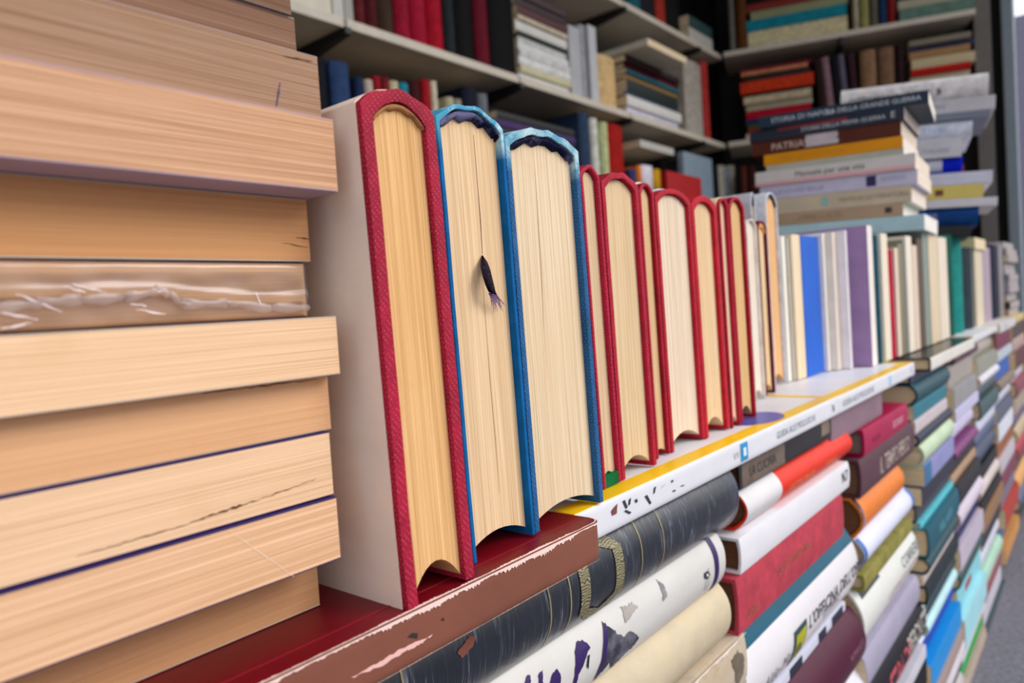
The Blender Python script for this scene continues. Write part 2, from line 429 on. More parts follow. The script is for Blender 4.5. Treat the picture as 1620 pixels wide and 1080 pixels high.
# S2 (middle shelf) uprights, left to right
G1 = 'books standing on the middle back shelf'
run(back_upright([
 (440, 528, -20, 'd9d3c2', 'fat cream book at left end of the middle back shelf', {'soft': True}),
 (530, 547, -30, 'c9c8bf', 'white narrow book right of the fat cream one', {'soft': True}),
 (548, 562, -30, 'a9a89f', 'pale grey thin book before the dark red volumes', {'soft': True}),
 (566, 584, -60, '5a1a20', 'leftmost dark maroon volume on the middle back shelf'),
 (585, 604, -60, '4a1518', 'darkest maroon volume beside the leftmost maroon one'),
 (605, 629, -60, '3c2a20', 'brown-black volume with gold foot left of the crimson trio'),
 (631, 655, -70, '8c0f2a', 'left volume of the crimson trio on the back shelf'),
 (656, 681, -70, '960f2c', 'middle volume of the crimson trio on the back shelf'),
 (682, 706, -70, '9c0a22', 'right volume of the crimson trio on the back shelf'),
 (708, 724, -60, '23282a', 'dark slate volume right of the crimson trio'),
 (725, 754, -60, '0c0b0d', 'broad black volume before the slim red one'),
 (756, 778, -60, '5f0c20', 'slim wine-red volume between two black ones'),
 (780, 818, -60, '0a0a0c', 'wide black binder at the end of the shelf bay'),
 ], .562, 60, G1, ''))
for a, b, c, d in ((903, 920, 'b9babd', 'pale grey bookend left of the grey panel'), (934, 946, 'c6c7c9', 'pale grey bookend right of the grey panel')):
    xa = onY(a, 110, 1.10).x; xb = onY(b, 110, 1.10).x; zt = onY(a, 40, 1.1).z
    bm = bmesh.new(); addbox(bm, -(xb-xa)/2, (xb-xa)/2, 0, .16, 0, zt - .562); o = link('bookend', bm, paper(c, .4), None, bev=.002)
    o.location = ((xa+xb)/2, 1.10, Z0+.5626); o['label'] = d; o['category'] = 'bookend'
run(back_upright([
 (921.5, 931.5, 42, '9a9c9f', 'grey flat-backed volume between two pale bookends', {'Y': 1.101}),
 (949, 978, 90, 'cbaa76', 'tan cloth volume standing right of the bookends'),
 (1086, 1113, 76, 'a59e92', 'grey-beige wide volume before the red-spined one', {'Y': 1.10}),
 (1114, 1123, 78, 'a8322e', 'thin red-spined volume at the end of the bay', {'Y': 1.10}),
 ], .562, 130, G1, ''))

def back_flat(rows, grp, setter=None, Y=1.10, D=.17):
    """books lying flat on the back shelves, rows bottom to top: xl, xr px, ytop, ybottom px at xl, colour, label"""
    for xl, xr, yt, yb, c, desc in rows:
        a = onY(xl, (yt + yb) / 2, Y); b = onY(xr, 0, Y)
        zt = onY(xl, yt, Y).z; zb = onY(xl, yb, Y).z
        xb = onY(xr, (yt + yb) / 2 + .33 * (xr - xl), Y).x
        yield book(desc, grp, (a.x, xb, Y, Y + D, zb + .0003, zt - .0003), 'spine_front', c, hard=random.random() < .4, board=.002)
def stack_rows(spec, zb, xl, xr, yr, grp, Y=1.10, D=.17, jit=.006):
    """stack on a shelf: spec bottom to top = (thickness, colour, label)"""
    xa = onY(xl, yr, Y).x; xb = onY(xr, yr + .33 * (xr - xl), Y).x; z = zb
    for t, c, d in spec:
        j = random.uniform(-jit, jit); j2 = random.uniform(-jit, jit)
        book(d, grp, (xa + j, xb + j2, Y + random.uniform(0, .01), Y + D, z + .0006, z + t), 'spine_front', c, hard=random.random() < .35, board=.002, arch=.0015)
        z += t
stack_rows([(.020, 'd6d4ce', 'lowest white volume of the pale stack beside the black binder'), (.019, 'cfc9a8', 'cream volume second from bottom of the pale stack'),
 (.018, 'd8d7d4', 'white volume third from bottom of the pale stack'), (.019, 'c5c5c2', 'light grey volume fourth from bottom of the pale stack'),
 (.018, 'dedddb', 'white volume fifth from bottom of the pale stack'), (.018, 'bdbfb9', 'grey-white volume topmost of the paler half of the stack'),
 (.010, '2c332e', 'thin dark green book within the pale stack'), (.026, 'dcdad2', 'thick white book above the thin dark green one'),  # the thin dark volume stands for a shaded gap in the stack
 (.012, 'c6b9a0', 'beige book under the dark red ones'), (.024, '5a1220', 'dark red book above the beige one, back shelf'),
 (.022, '331019', 'almost black red book near the top of the back stack'), (.02, '4a2630', 'plum book topmost on the pale stack')],
 .562, 824, 904, 100, 'books lying stacked on the middle back shelf')
stack_rows([(.030, 'c8c4d2', 'lilac-white thick book at the base beside the beige volume'), (.030, 'e2dfda', 'white book jutting out above the lilac-white one'),
 (.012, '3a4a66', 'thin dark blue book above the white jutting one'), (.040, '14302c', 'dark green boxed volume with teal and white end'),
 (.012, 'b08a58', 'thin light brown book lying on the dark green box'), (.014, '1f6f7c', 'thin teal book in the right bay stack'),
 (.020, '4a1420', 'dark red book above the teal one'), (.02, '331518', 'black-red book second from top, right bay stack')],
 .562, 992, 1076, 130, 'books lying stacked on the middle back shelf', jit=.012)
a = onY(1005, 55, 1.05)
book('white folder jutting forward high in the right bay stack', 'books lying stacked on the middle back shelf', (1.93, 2.18, 1.02, 1.22, .742, .762), 'spine_left', 'd9d4c4', hard=False)
# books on the upper shelf
run(back_upright([
 (1000, 1018, -30, '1d5866', 'deep teal book on the top back shelf', {'Y': 1.12}),
 (1019, 1040, -40, '1a1c1f', 'black book right of the teal one, top back shelf', {'Y': 1.12}),
 (1041, 1056, -20, '9a2c1f', 'rust red book on the top back shelf', {'Y': 1.12}),
 (1057, 1078, -20, '10100f', 'black volume before the thick white one', {'Y': 1.12})], .885, 20, 'books standing on the top back shelf', ''))
for i, (s0, z_, t, c, d) in enumerate(((2.385, .885, .05, 'c9c6ba', 'thick off-white book lying near the top shelf corner'), (2.385, .936, .04, '3b5a58', 'dark teal book on the off-white one, top corner'))):
    book(d, 'books lying on the top back shelf', (s0, s0+.19, 1.10, 1.28, z_+.0006, z_+t), 'spine_front', c, hard=False)

# S1 (lower) shelf: only the upper parts show over the row in front
G2 = 'books standing on the lower back shelf'
run(back_upright([
 (505, 530, 95, '14161d', 'near-black volume at left on the lower back shelf'),
 (536, 566, 100, '2b3f63', 'steel blue broad volume on the lower back shelf'),
 (572, 586, 124, '1c2a4a', 'navy book right of the steel blue one'),
 (587, 600, 128, 'b9a99a', 'pale pinkish book on the lower back shelf'),
 (601, 613, 122, '8a1822', 'red narrow book right of the pinkish one'),
 (614, 626, 124, '6e1a20', 'dark red narrow book left of the cream slim one'),
 (627, 640, 130, 'c2b38f', 'cream slim book left of the teal one'),
 (641, 656, 133, '1f7f8e', 'teal narrow book on the lower back shelf'),
 (657, 676, 130, '3e1316', 'black-red book right of the teal one'),
 (677, 690, 128, '98151c', 'bright red slim book, lower back shelf'),
 (691, 700, 130, 'cabfa6', 'cream slim book right of the bright red one'),
 (714, 726, 155, 'b0a68c', 'sand coloured short book, lower back shelf'),
 (727, 738, 158, '8f866f', 'drab short book right of the sand one'),
 (742, 764, 140, '171b28', 'black-blue volume right of the short books'),
 (766, 780, 150, '6d7078', 'slate grey volume left of the lying stack'),
 (922, 938, 180, '2a3c56', 'dark blue volume left of the white slim one'),
 (940, 950, 188, 'd2d2c6', 'white slim volume under the shelf joint'),
 (955, 966, 194, 'b7bf8c', 'pale green slim volume left of the scarlet one'),
 (967, 990, 198, '9c150f', 'scarlet volume with orange edge, lower back shelf'),
 ], .275, 240, G2, ''))
stack_rows([(.022, '9f8a72', 'tan book at visible base of lower shelf stack'), (.018, 'b79f86', 'light tan book in lower shelf stack'), (.02, '8f7a66', 'brown book in lower shelf stack'),
 (.022, '5a4a44', 'dark brown book in lower shelf stack'), (.018, 'c39c8e', 'dusty pink book in lower shelf stack'), (.024, '2c3146', 'dark navy book above the dusty pink one'),
 (.016, 'a98a78', 'salmon brown thin book in lower shelf stack'), (.022, '181a26', 'black book below the purple patterned one'), (.018, '4c3a66', 'purple patterned book near the top of lower stack'),
 (.020, '1a1820', 'black topmost book of the lower shelf stack')],
 .275, 790, 915, 210, 'books lying stacked on the lower back shelf')
run(back_upright([
 (1000, 1010, 268, '3a3c6a', 'indigo slim book left of the orange one', {'D': .14}),
 (1011, 1018, 262, 'd9772a', 'orange slim book left of the white label book', {'D': .14}),
 (1019, 1037, 262, 'd8d5e0', 'white book with faint lilac lettering, lower back shelf', {'D': .14}),
 (1038, 1048, 268, 'cf9a1d', 'mustard slim book right of the white one', {'D': .14}),
 ], .275, 285, G2, ''))
# white book lying over them
book('grey-white book lying across the orange and white books', 'books lying stacked on the lower back shelf', (1.98, 2.20, 1.09, 1.25, .470, .492), 'spine_front', 'c9c6bf', hard=False)
H = run(back_upright([(1056, 1110, 276, 'b5101a', 'bright red book with picture cover facing front', {'D': .02, 'Y': 1.02, 'soft': True}),], .275, 300, 'books leaning face-out on the lower back shelf', ''))[0]
for a, b, t, c, d, Y in ((1083, 1128, 246, '8fa0ad', 'pale blue-grey panel book standing face-out', 1.06),):
    run(back_upright([(a, b, t, c, d, {'D': .02, 'Y': Y, 'soft': True})], .275, 290, 'books leaning face-out on the lower back shelf', ''))
run(back_upright([
 (1133, 1140, 262, '1a1a1c', 'black slim book right of the blue-grey panel', {'D': .12}),
 (1141, 1150, 262, 'b8b2a0', 'stone coloured slim book near the shelf corner', {'D': .12}),
 (1151, 1158, 266, '9aa1a8', 'grey slim book near the shelf corner', {'D': .12}),
 (1159, 1166, 262, 'c8c0ae', 'ivory slim book near the shelf corner', {'D': .12}),
 ], .275, 290, G2, ''))

# end shelving
def end_stack(spec, y0, y1, zb, grp, dx=0, jit=.01):
    z = zb
    for t, c, d in spec:
        j, k = random.uniform(-jit, jit), random.uniform(-jit, jit)
        book(d, grp, (.01 + dx + random.uniform(-.01, .01), .19 + dx, y0 + j, y1 + k, z + .0006, z + t), 'spine_left', c, hard=random.random() < .4, board=.002, arch=.002, frame=EF)
        z += t
def end_up(rows, yr, zb, grp):
    for it in rows:
        xl, xr, yt, c, d = it[:5]; lean = it[5] if len(it) > 5 else 0
        up = abs(math.sin(R_(lean))) * .03
        ya = endp(xl, yr)[0]; yb = endp(xr, yr)[0]; zt = min(endp((xl+xr)/2, yt)[1], zb + .25)
        book(d, grp, (.01, .16, yb + .0005, ya - .0005, zb + .0008 + up, zt), 'up_left', c, frame=EF, rot=Matrix.Rotation(R_(lean), 3, 'X') if lean else None)
ya, yb = endp(1178, 190)[0], endp(1284, 150)[0]
end_stack([(.018, 'c9bfae', 'beige book lowest in the end-shelf red stack'), (.016, 'a3271e', 'red-orange thin book low in the end-shelf stack'), (.018, '3d4a22', 'olive green book in the end-shelf stack'),
 (.018, '14185a', 'navy thin book in the end-shelf stack'), (.030, 'a8122a', 'crimson book in the middle of the end-shelf stack'), (.024, 'b8b49c', 'grey-cream book above the crimson one'),
 (.026, 'c0b090', 'beige book with dark centre, end-shelf stack'), (.014, '2a1412', 'black-red thin book, end-shelf stack'), (.042, 'c43a1c', 'thick orange-red book near the top of end-shelf stack'),
 (.020, '2a1010', 'dark book above the thick orange-red one'), (.014, 'c07a5a', 'thin salmon book near the stack top'), (.012, '7a1220', 'thin dark red topmost book of the end-shelf stack')],
 yb, ya, .562, 'books lying stacked on the end shelving')
end_up([(1296, 1307, 68, '2b1c18', 'black leaning volume with brown edge, end shelving', -4), (1308, 1321, 62, '8a6a72', 'pink-patterned leaning volume, end shelving', -4),
 (1323, 1332, 60, '16181f', 'black slim leaning volume, end shelving', -4), (1334, 1345, 58, '5f5a6a', 'grey-violet leaning volume, end shelving', -4), (1347, 1360, 56, '3a2028', 'dark plum leaning volume, end shelving', -3),
 (1362, 1388, 58, '8a6a4e', 'left of the two broad brown volumes, end shelving'), (1391, 1417, 55, '7a5c46', 'right of the two broad brown volumes, end shelving'),
 (1419, 1432, 52, '2c1a1c', 'dark brown narrow volume right of the brown pair')], 110, .562, 'books standing on the end shelving')
ya, yb = endp(1440, 100)[0], endp(1541, 80)[0]
end_stack([(.03, '2a2c24', 'dark book at base of the right end-shelf stack'), (.028, 'a39c84', 'drab cream book low in the right end-shelf stack'), (.03, 'b8ab8a', 'cream book third up in the right end-shelf stack'),
 (.018, '3a5a38', 'green thin book in the right end-shelf stack'), (.03, 'd0c2a4', 'ivory book under the red and green one'), (.022, 'b01c14', 'red and green spined book, right end-shelf stack'),
 (.034, 'cbbb96', 'cream lettered book above the red and green one'), (.026, 'a88352', 'ochre book near the top, right end-shelf stack'), (.016, '2c2f58', 'dark blue thin book, right end-shelf stack'),
 (.02, '8a8270', 'grey-olive topmost book, right end-shelf stack')],
 yb, ya, .562, 'books lying stacked on the end shelving')
end_up([(1154, 1163, -60, '6b6a60', 'grey slim volume on the upper end shelf'), (1165, 1182, -60, '5a3416', 'brown volume on the upper end shelf corner')], 60, .885, 'books standing on the upper end shelf')
ya, yb = endp(1186, 60)[0], endp(1340, 30)[0]
end_stack([(.060, 'cfc39a', 'thick cream volume at base of the upper end shelf'), (.038, '168090', 'turquoise book upon the thick cream volume'), (.03, '9aa078', 'sage green book above the turquoise one'),
 (.03, '8a2c1c', 'brick red book above the sage green one')], yb, ya, .885, 'books lying on the upper end shelf')
end_up([(1350, 1359, -50, 'a79f86', 'stone coloured volume, upper end shelf'), (1360, 1376, -50, '8d8a52', 'olive yellow volume, upper end shelf'), (1377, 1390, -50, '5f5a4c', 'drab brown volume, upper end shelf'),
 (1391, 1404, -50, '1c3557', 'navy volume, upper end shelf'), (1405, 1418, -50, '7a1c1c', 'red volume, upper end shelf')], 20, .885, 'books standing on the upper end shelf')
ya, yb = endp(1424, 20)[0], endp(1540, 5)[0]
end_stack([(.04, '5f7a6c', 'grey-green book lying right on the upper end shelf'), (.03, 'b7b09a', 'beige book on the grey-green one, upper end shelf')], yb, ya, .885, 'books lying on the upper end shelf')
# lower end shelf uprights
end_up([(1172, 1182, 262, '5a2c22', 'brown volume standing under the end shelving'), (1183, 1196, 262, '3a1c18', 'dark brown volume standing under the end shelving')], 290, .275, 'books standing on the lower end shelf')

# ------------------------------------------------------------------ counter behind the book wall
ct = box('counter', -.35, 2.30, .44, .80, 0, Z0 - .105, paper('4c3a2c', .6, .2), bev=.004)
ct['label'] = 'dark brown wooden counter hidden behind the book wall'; ct['category'] = 'counter'

# ------------------------------------------------------------------ left pile of paperbacks, fore-edges to the front
GL = 'paperbacks piled on the maroon book'
LT = [ # name, Yfront, z0, z1, xend, page, cover, label, lines
 (.190, -.0863, -.0682, .1285, 'cf9b70', 'd9c9b4', 'recessed lowest paperback of the left pile on the maroon cover', .6),
 (.1735, -.0680, -.0500, .1255, 'ecc09a', '32206a', 'left pile paperback with pale diagonal scratch, jutting over the lowest', 1),
 (.1755, -.0498, -.0313, .1262, 'efc8a2', '32206a', 'left pile paperback with a long thin crack in its pages', .9),
 (.1775, -.0311, -.0150, .1285, 'e4b083', 'c9b4a8', 'smooth tan paperback below the jutting middle one, left pile', .5),
 (.172, -.0148, .0018, .1290, 'f2cba4', 'd9c6b4', 'jutting paperback directly under the plastic-wrapped one', .8),
 (.183, .0021, .0182, .1270, 'd9ad80', '3a3466', 'paperback shrink-wrapped in wrinkled clear plastic, left pile', .5),
 (.182, .0184, .0366, .1290, 'd29a68', 'e0d2c0', 'dark tan paperback under the overhanging one, left pile', .5),
 (.168, .0368, .0570, .1300, 'd8a986', 'c9b2c2', 'overhanging paperback with lilac underside, left pile', 1.3),
 (.173, .0572, .0758, .1300, 'ac8a70', 'c2a9a4', 'left pile paperback with a short dark pen mark near its corner', 1.2),  # page tones from here up darkened to imitate the unlit pile top
 (.179, .0760, .0878, .1275, '8c6a56', 'a88f8a', 'third paperback from the top of the left pile', 1.2),
 (.178, .0880, .1060, .1260, '84644f', '9c8a80', 'second paperback from the top of the left pile', 1.3),
 (.176, .1062, .1250, .1280, '80604e', '9c8a80', 'topmost paperback of the left pile, at the frame top', 1.2)]
LB = []
for Y, z0, z1, xe, pc, cc, d, ln in LT:
    LB.append(book(d, GL, (xe - .215, xe, Y, Y + .135, z0, z1), 'edge_front', cc, pc, hard=False, board=.00035, near=True, lines=ln, arch=.0003))
# pen mark, cracks and scratches sit on the page edge of their book
def edge_mark(H, pts, wid, mat, name, proud=.00012):
    """thin ribbon along world points (x,z) on the front page edge"""
    inv = H.M.inverted(); bm = bmesh.new(); g = []
    for i, (x, y, z) in enumerate(pts):
        q = pts[min(i + 1, len(pts) - 1)]; p_ = pts[max(i - 1, 0)]
        d = Vx((q[0]-p_[0], 0, q[2]-p_[2])).normalized(); nn = Vx((-d.z, 0, d.x)); ww = wid * (.4 + random.random()) * (.3 + .7 * math.sin(math.pi * (i + .5) / len(pts)))
        a = Vx((x, y - proud, z + Z0)) + nn * ww / 2; b = Vx((x, y - proud, z + Z0)) - nn * ww / 2
        g.append((bm.verts.new(inv @ a), bm.verts.new(inv @ b)))
    for a, b in zip(g, g[1:]): bm.faces.new((a[0], a[1], b[1], b[0]))
    return link(name, bm, mat, H.root)
def pxline(p0, p1, Y, n=10, jz=.00015):
    out = []
    for i in range(n):
        t = i / (n - 1); q = onY(p0[0] + (p1[0]-p0[0]) * t, p0[1] + (p1[1]-p0[1]) * t, Y); out.append((q.x, Y, q.z + random.uniform(-jz, jz)))
    return out
edge_mark(LB[8], pxline((443, 130), (437, 168), .173, 8, .00005), .0006, plain('4a3060', .7), 'pen_mark')
edge_mark(LB[2], pxline((120, 880), (300, 828), .1755, 22), .0003, plain('6a4226', .9), 'page_crack')
edge_mark(LB[2], pxline((300, 826), (410, 790), .1755, 22), .0006, plain('5a361c', .9), 'page_crack')
edge_mark(LB[2], pxline((410, 790), (500, 757), .1755, 18), .0003, plain('6a4226', .9), 'page_crack')
edge_mark(LB[1], pxline((362, 838), (465, 912), .1735, 10), .0002, plain('f2dcbc', .8), 'pale_scratch')
edge_mark(LB[6], pxline((468, 376), (490, 378), .182, 6), .0004, plain('4a2c14', .9), 'page_crack')
edge_mark(LB[6], pxline((445, 384), (486, 391), .182, 8), .0002, plain('5a3a1c', .9), 'page_crack')
edge_mark(LB[8], pxline((448, 88), (494, 97), .1729, 8), .0005, plain('4a2c18', .9), 'page_crack')
edge_mark(LB[3], pxline((320, 622), (500, 600), .1775, 22, .0002), .0004, plain('7a4a26', .9), 'page_crack')

# clear film around the shrink-wrapped paperback
def film_mat(a):
    mt, n, b = newmat('clear_film'); out = n.nodes['Material Output']; n.nodes.remove(b)
    tr = N(n, 'ShaderNodeBsdfTransparent'); gl = N(n, 'ShaderNodeBsdfGlossy'); gl.inputs['Roughness'].default_value = .22; gl.inputs['Color'].default_value = (.95, .94, 1, 1)
    fr = N(n, 'ShaderNodeFresnel'); fr.inputs['IOR'].default_value = 1.5
    df = N(n, 'ShaderNodeBsdfDiffuse'); df.inputs['Color'].default_value = (.9, .84, .86, 1)
    q = noise(n, (30, 130, 30), 4, .7); f2 = ramp(n, q, .50, .78, (0.04, 0.04, 0.04, 1), (a, a, a, 1))
    m1 = N(n, 'ShaderNodeMixShader'); m2 = N(n, 'ShaderNodeMixShader')
    n.links.new(f2, m1.inputs[0]); n.links.new(tr.outputs[0], m1.inputs[1]); n.links.new(df.outputs[0], m1.inputs[2])
    n.links.new(fr.outputs[0], m2.inputs[0]); n.links.new(m1.outputs[0], m2.inputs[1]); n.links.new(gl.outputs[0], m2.inputs[2])
    n.links.new(m2.outputs[0], out.inputs[0]); return mt
Hb = LB[5]; inv = Hb.M.inverted(); bm = bmesh.new(); nx, nz = 150, 18; g = []
rr = random.Random(3)
for i in range(nx + 1):
    col = []
    for j in range(nz + 1):
        x = -.086 + (.2125) * i / nx; z = .0023 + .0157 * j / nz
        t = j / nz; seam = .52 + .10 * math.sin(x * 40) + .05 * math.sin(x * 95)
        y = .1815 - .0006 * math.exp(-((t - seam) / .07) ** 2) + .00005 * math.sin(x * 420 + z * 600) + .00006 * math.sin(x * 190 - z * 900) + rr.uniform(-.000012, .000012)
        if j in (0, nz): y = .1829
        col.append(bm.verts.new(inv @ Vx((x, y, z + Z0))))
    g.append(col)
for i in range(nx):
    for j in range(nz): bm.faces.new((g[i][j], g[i+1][j], g[i+1][j+1], g[i][j+1]))
fm_ = film_mat(.16)
WRAP = link('plastic_wrap', bm, fm_, Hb.root, smooth=True)
# crumpled film seam and creases, their bright highlights painted as pale strips
def crease(pts, wid, name='crease_highlight'):
    o = edge_mark(Hb, [(x, .1806, z) for x, y, z in pts], wid, plain('e6d8dc', .25), name); o.parent = WRAP; return o
seam_px = [(0, 488), (60, 478), (130, 474), (200, 470), (250, 458), (268, 462), (290, 480), (360, 480), (430, 487), (490, 486)]
pts = []
for a, b in zip(seam_px, seam_px[1:]): pts += [(q[0], q[1], q[2]) for q in pxline(a, b, .1806, 5, .0002)]
seam_m = film_mat(.8)
bm = bmesh.new(); gg = []
for i, (x, y, z) in enumerate(pts):
    hw = .0012 + .0004 * math.sin(i * 1.7); gg.append([bm.verts.new(inv @ Vx((x, .1806 - dy, z + Z0 + s * hw))) for s, dy in ((-1, -.0006), (0, .0004), (1, -.0006))])
for a, b in zip(gg, gg[1:]):
    for j in range(2): bm.faces.new((a[j], b[j], b[j+1], a[j+1]))
sm, n_, b_ = newmat('film_seam'); b_.inputs['Base Color'].default_value = lin('c9b6b0'); b_.inputs['Roughness'].default_value = .25; b_.inputs['Alpha'].default_value = .45
link('wrap_seam', bm, sm, WRAP, smooth=True)
for a, b in (((115, 449), (170, 463)), ((0, 520), (50, 510)), ((25, 465), (98, 492)), ((0, 495), (60, 506)), ((205, 480), (232, 484)), ((215, 490), (262, 496)), ((405, 462), (412, 482)), ((240, 458), (270, 462)), ((285, 478), (305, 482)), ((100, 452), (135, 462))):
    crease(pxline(a, b, .1806, 8, .0002), .0004)

# ------------------------------------------------------------------ ledge books: maroon, two white-and-yellow albums, black album
brown = paper('94604f', .7, .16); red_top = cloth('7d0f20', False, None)
HM = book('maroon cloth book with scuffed brown spine carrying the left pile', None, (.002, .2445, .1615, .375, -.1018, -.0866), 'spine_front', '7d0f20', near=True,
          arch=.0006, board=.0028, cover_mat=paper('820c22', .38, .22), power=6, rnd=.006)
band(HM, .0005, .9995, brown, -.985, .985, 'spine_strip', .00015, cuts=[.003, .006, .010, .016, .024, .976, .984, .990, .994, .997])
# scuffed pale line along the upper spine edge and gouges
def scuff(H, w0, w1, side, wmax, mat, name, top=False, n=460, amp=1.0):
    r = random.Random(int(w0*100) + side); bm = bmesh.new(); g = []
    for i in range(n + 1):
        ww = H.L * (w0 + (w1 - w0) * i / n - .5); s = max(.22, .5 + .3 * math.sin(i * .051 + 1) + .3 * math.sin(i * .017 + 2) + .15 * math.sin(i * .17))
        d = wmax * (s * .7 + (r.random() ** 2) * .6 * amp * (s + .15)) + .00005; rdw = H.rd(ww)
        if top:   # on the outer face of the upper board
            g.append((bm.verts.new((side * (H.h + .00012) - H.off.x, H.W/2 - .0004 - rdw - H.off.y, ww - H.off.z)), bm.verts.new((side * (H.h + .00012) - H.off.x, H.W/2 - .0006 - d - rdw - H.off.y, ww - H.off.z))))
        else:
            g.append((bm.verts.new((side * H.h * .985 - H.off.x, H.W/2 + .0003 - rdw - H.off.y, ww - H.off.z)), bm.verts.new((side * (H.h * .985 - d) - H.off.x, H.W/2 + .0003 - rdw - H.off.y, ww - H.off.z))))
    for a, b in zip(g, g[1:]): bm.faces.new((a[0], b[0], b[1], a[1]))
    return link(name, bm, mat, H.root)
pinkw = plain('f0cfc4', .9)
scuff(HM, .06, .995, 1, .0019, pinkw, 'scuffed_edge')
scuff(HM, .06, .995, 1, .0012, pinkw, 'scuffed_edge', top=True)
scuff(HM, .02, .99, -1, .0002, plain('c9a08a', .9), 'scuffed_edge')
scuff(HM, .994, .9985, 1, .012, plain('dcb8a6', .9), 'scuffed_edge', n=8, amp=1.0)
def hm_w(px, py, Y=.1615): q = onY(px, py, Y); return ((q.x - (.002 + .2445)/2) / HM.L + .5, (q.z + .0942) / HM.h)
blot(HM, [hm_w(555, 1072), hm_w(600, 1045), hm_w(640, 1022), hm_w(683, 1004), hm_w(665, 1018), hm_w(640, 1030), hm_w(600, 1054)], plain('e8b4ac', .9), 'gouge', jag=.0003)
blot(HM, [hm_w(643, 1007), hm_w(651, 1001), hm_w(660, 1001), hm_w(659, 1010), hm_w(652, 1008)], plain('2c2420', .9), 'gouge', jag=.0001)
blot(HM, [hm_w(696, 979), hm_w(701, 976), hm_w(702, 982)], plain('2c2420', .9), 'gouge', jag=.0001)
# hinge groove line on the top board
child_box(HM, 'hinge_line', HM.h, HM.h + .0002, HM.W/2 - .0095, HM.W/2 - .0088, -HM.L/2 + .004, HM.L/2 - .004, paper('9c1c30', .4, .1))

def album(label, x0, x1, y0, z0, z1, D=.26, cut=True):
    H = book(label, 'white and yellow albums lying under the standing books', (x0, x1, y0, y0 + D, z0, z1), 'spine_front', 'e9e8ec', near=True, arch=.0008, board=.0016, cover_mat=paper('ecebf0', .4, .05), power=4, hard=True, square=.0015)
    ym = paper('ffd420', .35, .1)
    t = H.h + .0001
    child_box(H, 'yellow_border', t - .0001, t + .0002, H.W/2 - .0125, H.W/2 - .0012, -H.L/2 + .0006, H.L/2 - .0006, ym)
    child_box(H, 'yellow_border', t - .0001, t + .0002, -H.W/2 + .002, H.W/2 - .0125, H.L/2 - .012, H.L/2 - .0006, ym)
    return H
HA = album('white album with yellow border and torn spine lettering, right of maroon', .2465, .628, .176, -.1022, -.0875)
HA2 = album('white album with yellow border reaching the black one, right end of ledge', .6285, .925, .176, -.1022, -.0878)
def wfr(H, px, py, x0, x1, zc, Y): q = onY(px, py, Y); return ((q.x - x0) / (x1 - x0), (q.z - zc) / H.h)
fa = lambda px, py: wfr(HA, px, py, .2465, .628, -.09485, .176)
ink = plain('1c2c34', .6)
blot(HA, [fa(966, 808), fa(976, 796), fa(975, 812), fa(968, 815)], plain('7a3c38', .8), 'torn_patch', jag=.0001)
for (x, y), (x2, y2) in (((986, 792), (990, 803)), ((996, 789), (994, 798)), ((1005, 790), (1006, 794)), ((1021, 784), (1028, 796)), ((1036, 770), (1033, 780)), ((1045, 772), (1050, 766)), ((1062, 760), (1063, 761.5)), ((1064, 776), (1067, 776)), ((1076, 769), (1081, 767)), ((988, 808), (996, 811))):
    a = fa(x, y); b = fa(x2, y2); d = .0018 / HA.L
    blot(HA, [(a[0] - d * .6, a[1]), (a[0] + d * .6, a[1] + .04), (b[0] + d * .8, b[1]), (b[0] - d * .2, b[1] - .06)], ink, 'worn_letter', jag=.0001, sub=3)
a = fa(1177, 712); d = .0055 / HA.L
blot(HA, [(a[0] - d, -.75), (a[0] + d, -.75), (a[0] + d, .75), (a[0] - d, .75)], plain('1b8fc8', .5), 'blue_emblem', jag=0, sub=3)
blot(HA, [(a[0] - d * .4, -.35), (a[0] + d * .4, -.35), (a[0] + d * .4, .35), (a[0] - d * .4, .35)], plain('dcecf4', .5), 'blue_emblem_centre', jag=0, sub=3, eps=.0006)
gy = plain('7f8a96', .6)
letters(HA, 'GUIDA ALLE MOLLUSCHE', .62, .0068, gy, -.05, stretch=1.05)
letters(HA, '76', .945, .008, ink, -.05)
letters(HA, 'VV', .43, .006, plain('b4b6bc', .6), -.05, stretch=1.3)
letters(HA2, 'GUIDA ALLE MOLLUSCHE', .03, .0075, gy, -.05, stretch=1.2)
letters(HA2, '5', .93, .008, ink, -.05)
band(HA2, .585, .62, plain('9ccbe6', .5), -.7, .7, 'blue_emblem')
# blue oval sticker on the album top
bm = bmesh.new(); bmesh.ops.create_circle(bm, cap_ends=True, radius=1, segments=32)
for v in bm.verts: v.co = Vx((v.co.x * .030, v.co.y * .018, 0))
q = onZ(1195, 662, -.0875); o = link('oval_sticker', bm, paper('6a6cc0', .35, .1), None)
o.matrix_world = Matrix.Translation((q.x, q.y, Z0 - .0875 + .0004))
o.parent = HA.root; o.matrix_parent_inverse = HA.M.inverted()

HK = book('thin black album with white spine lying past the yellow albums', 'albums lying at the far end of the ledge', (.985, 1.34, .170, .38, -.1045, -.0885), 'spine_front', '1b1d22', near=False, arch=.0008, board=.0018, cover_mat=paper('15171c', .25, .1), power=4)
band(HK, 0, 1, paper('ece6de', .5), -.98, .98, 'spine_strip')
H = book('white magazine curling at its corner beyond the black album', 'albums lying at the far end of the ledge', (1.345, 1.66, .172, .38, -.098, -.087), 'spine_front', 'e6e4e6', hard=False)
H = book('white magazine under the standing books, farthest on the ledge', 'albums lying at the far end of the ledge', (1.665, 1.95, .168, .38, -.103, -.086), 'spine_front', 'd9d6d6', hard=False)
letters(H, 'RIVISTA', .3, .010, plain('55606a', .6))
book('pale yellow magazine lying behind the navy standing book', 'albums lying at the far end of the ledge', (1.955, 2.25, .175, .38, -.103, -.0875), 'spine_front', 'd9c58a', hard=False)

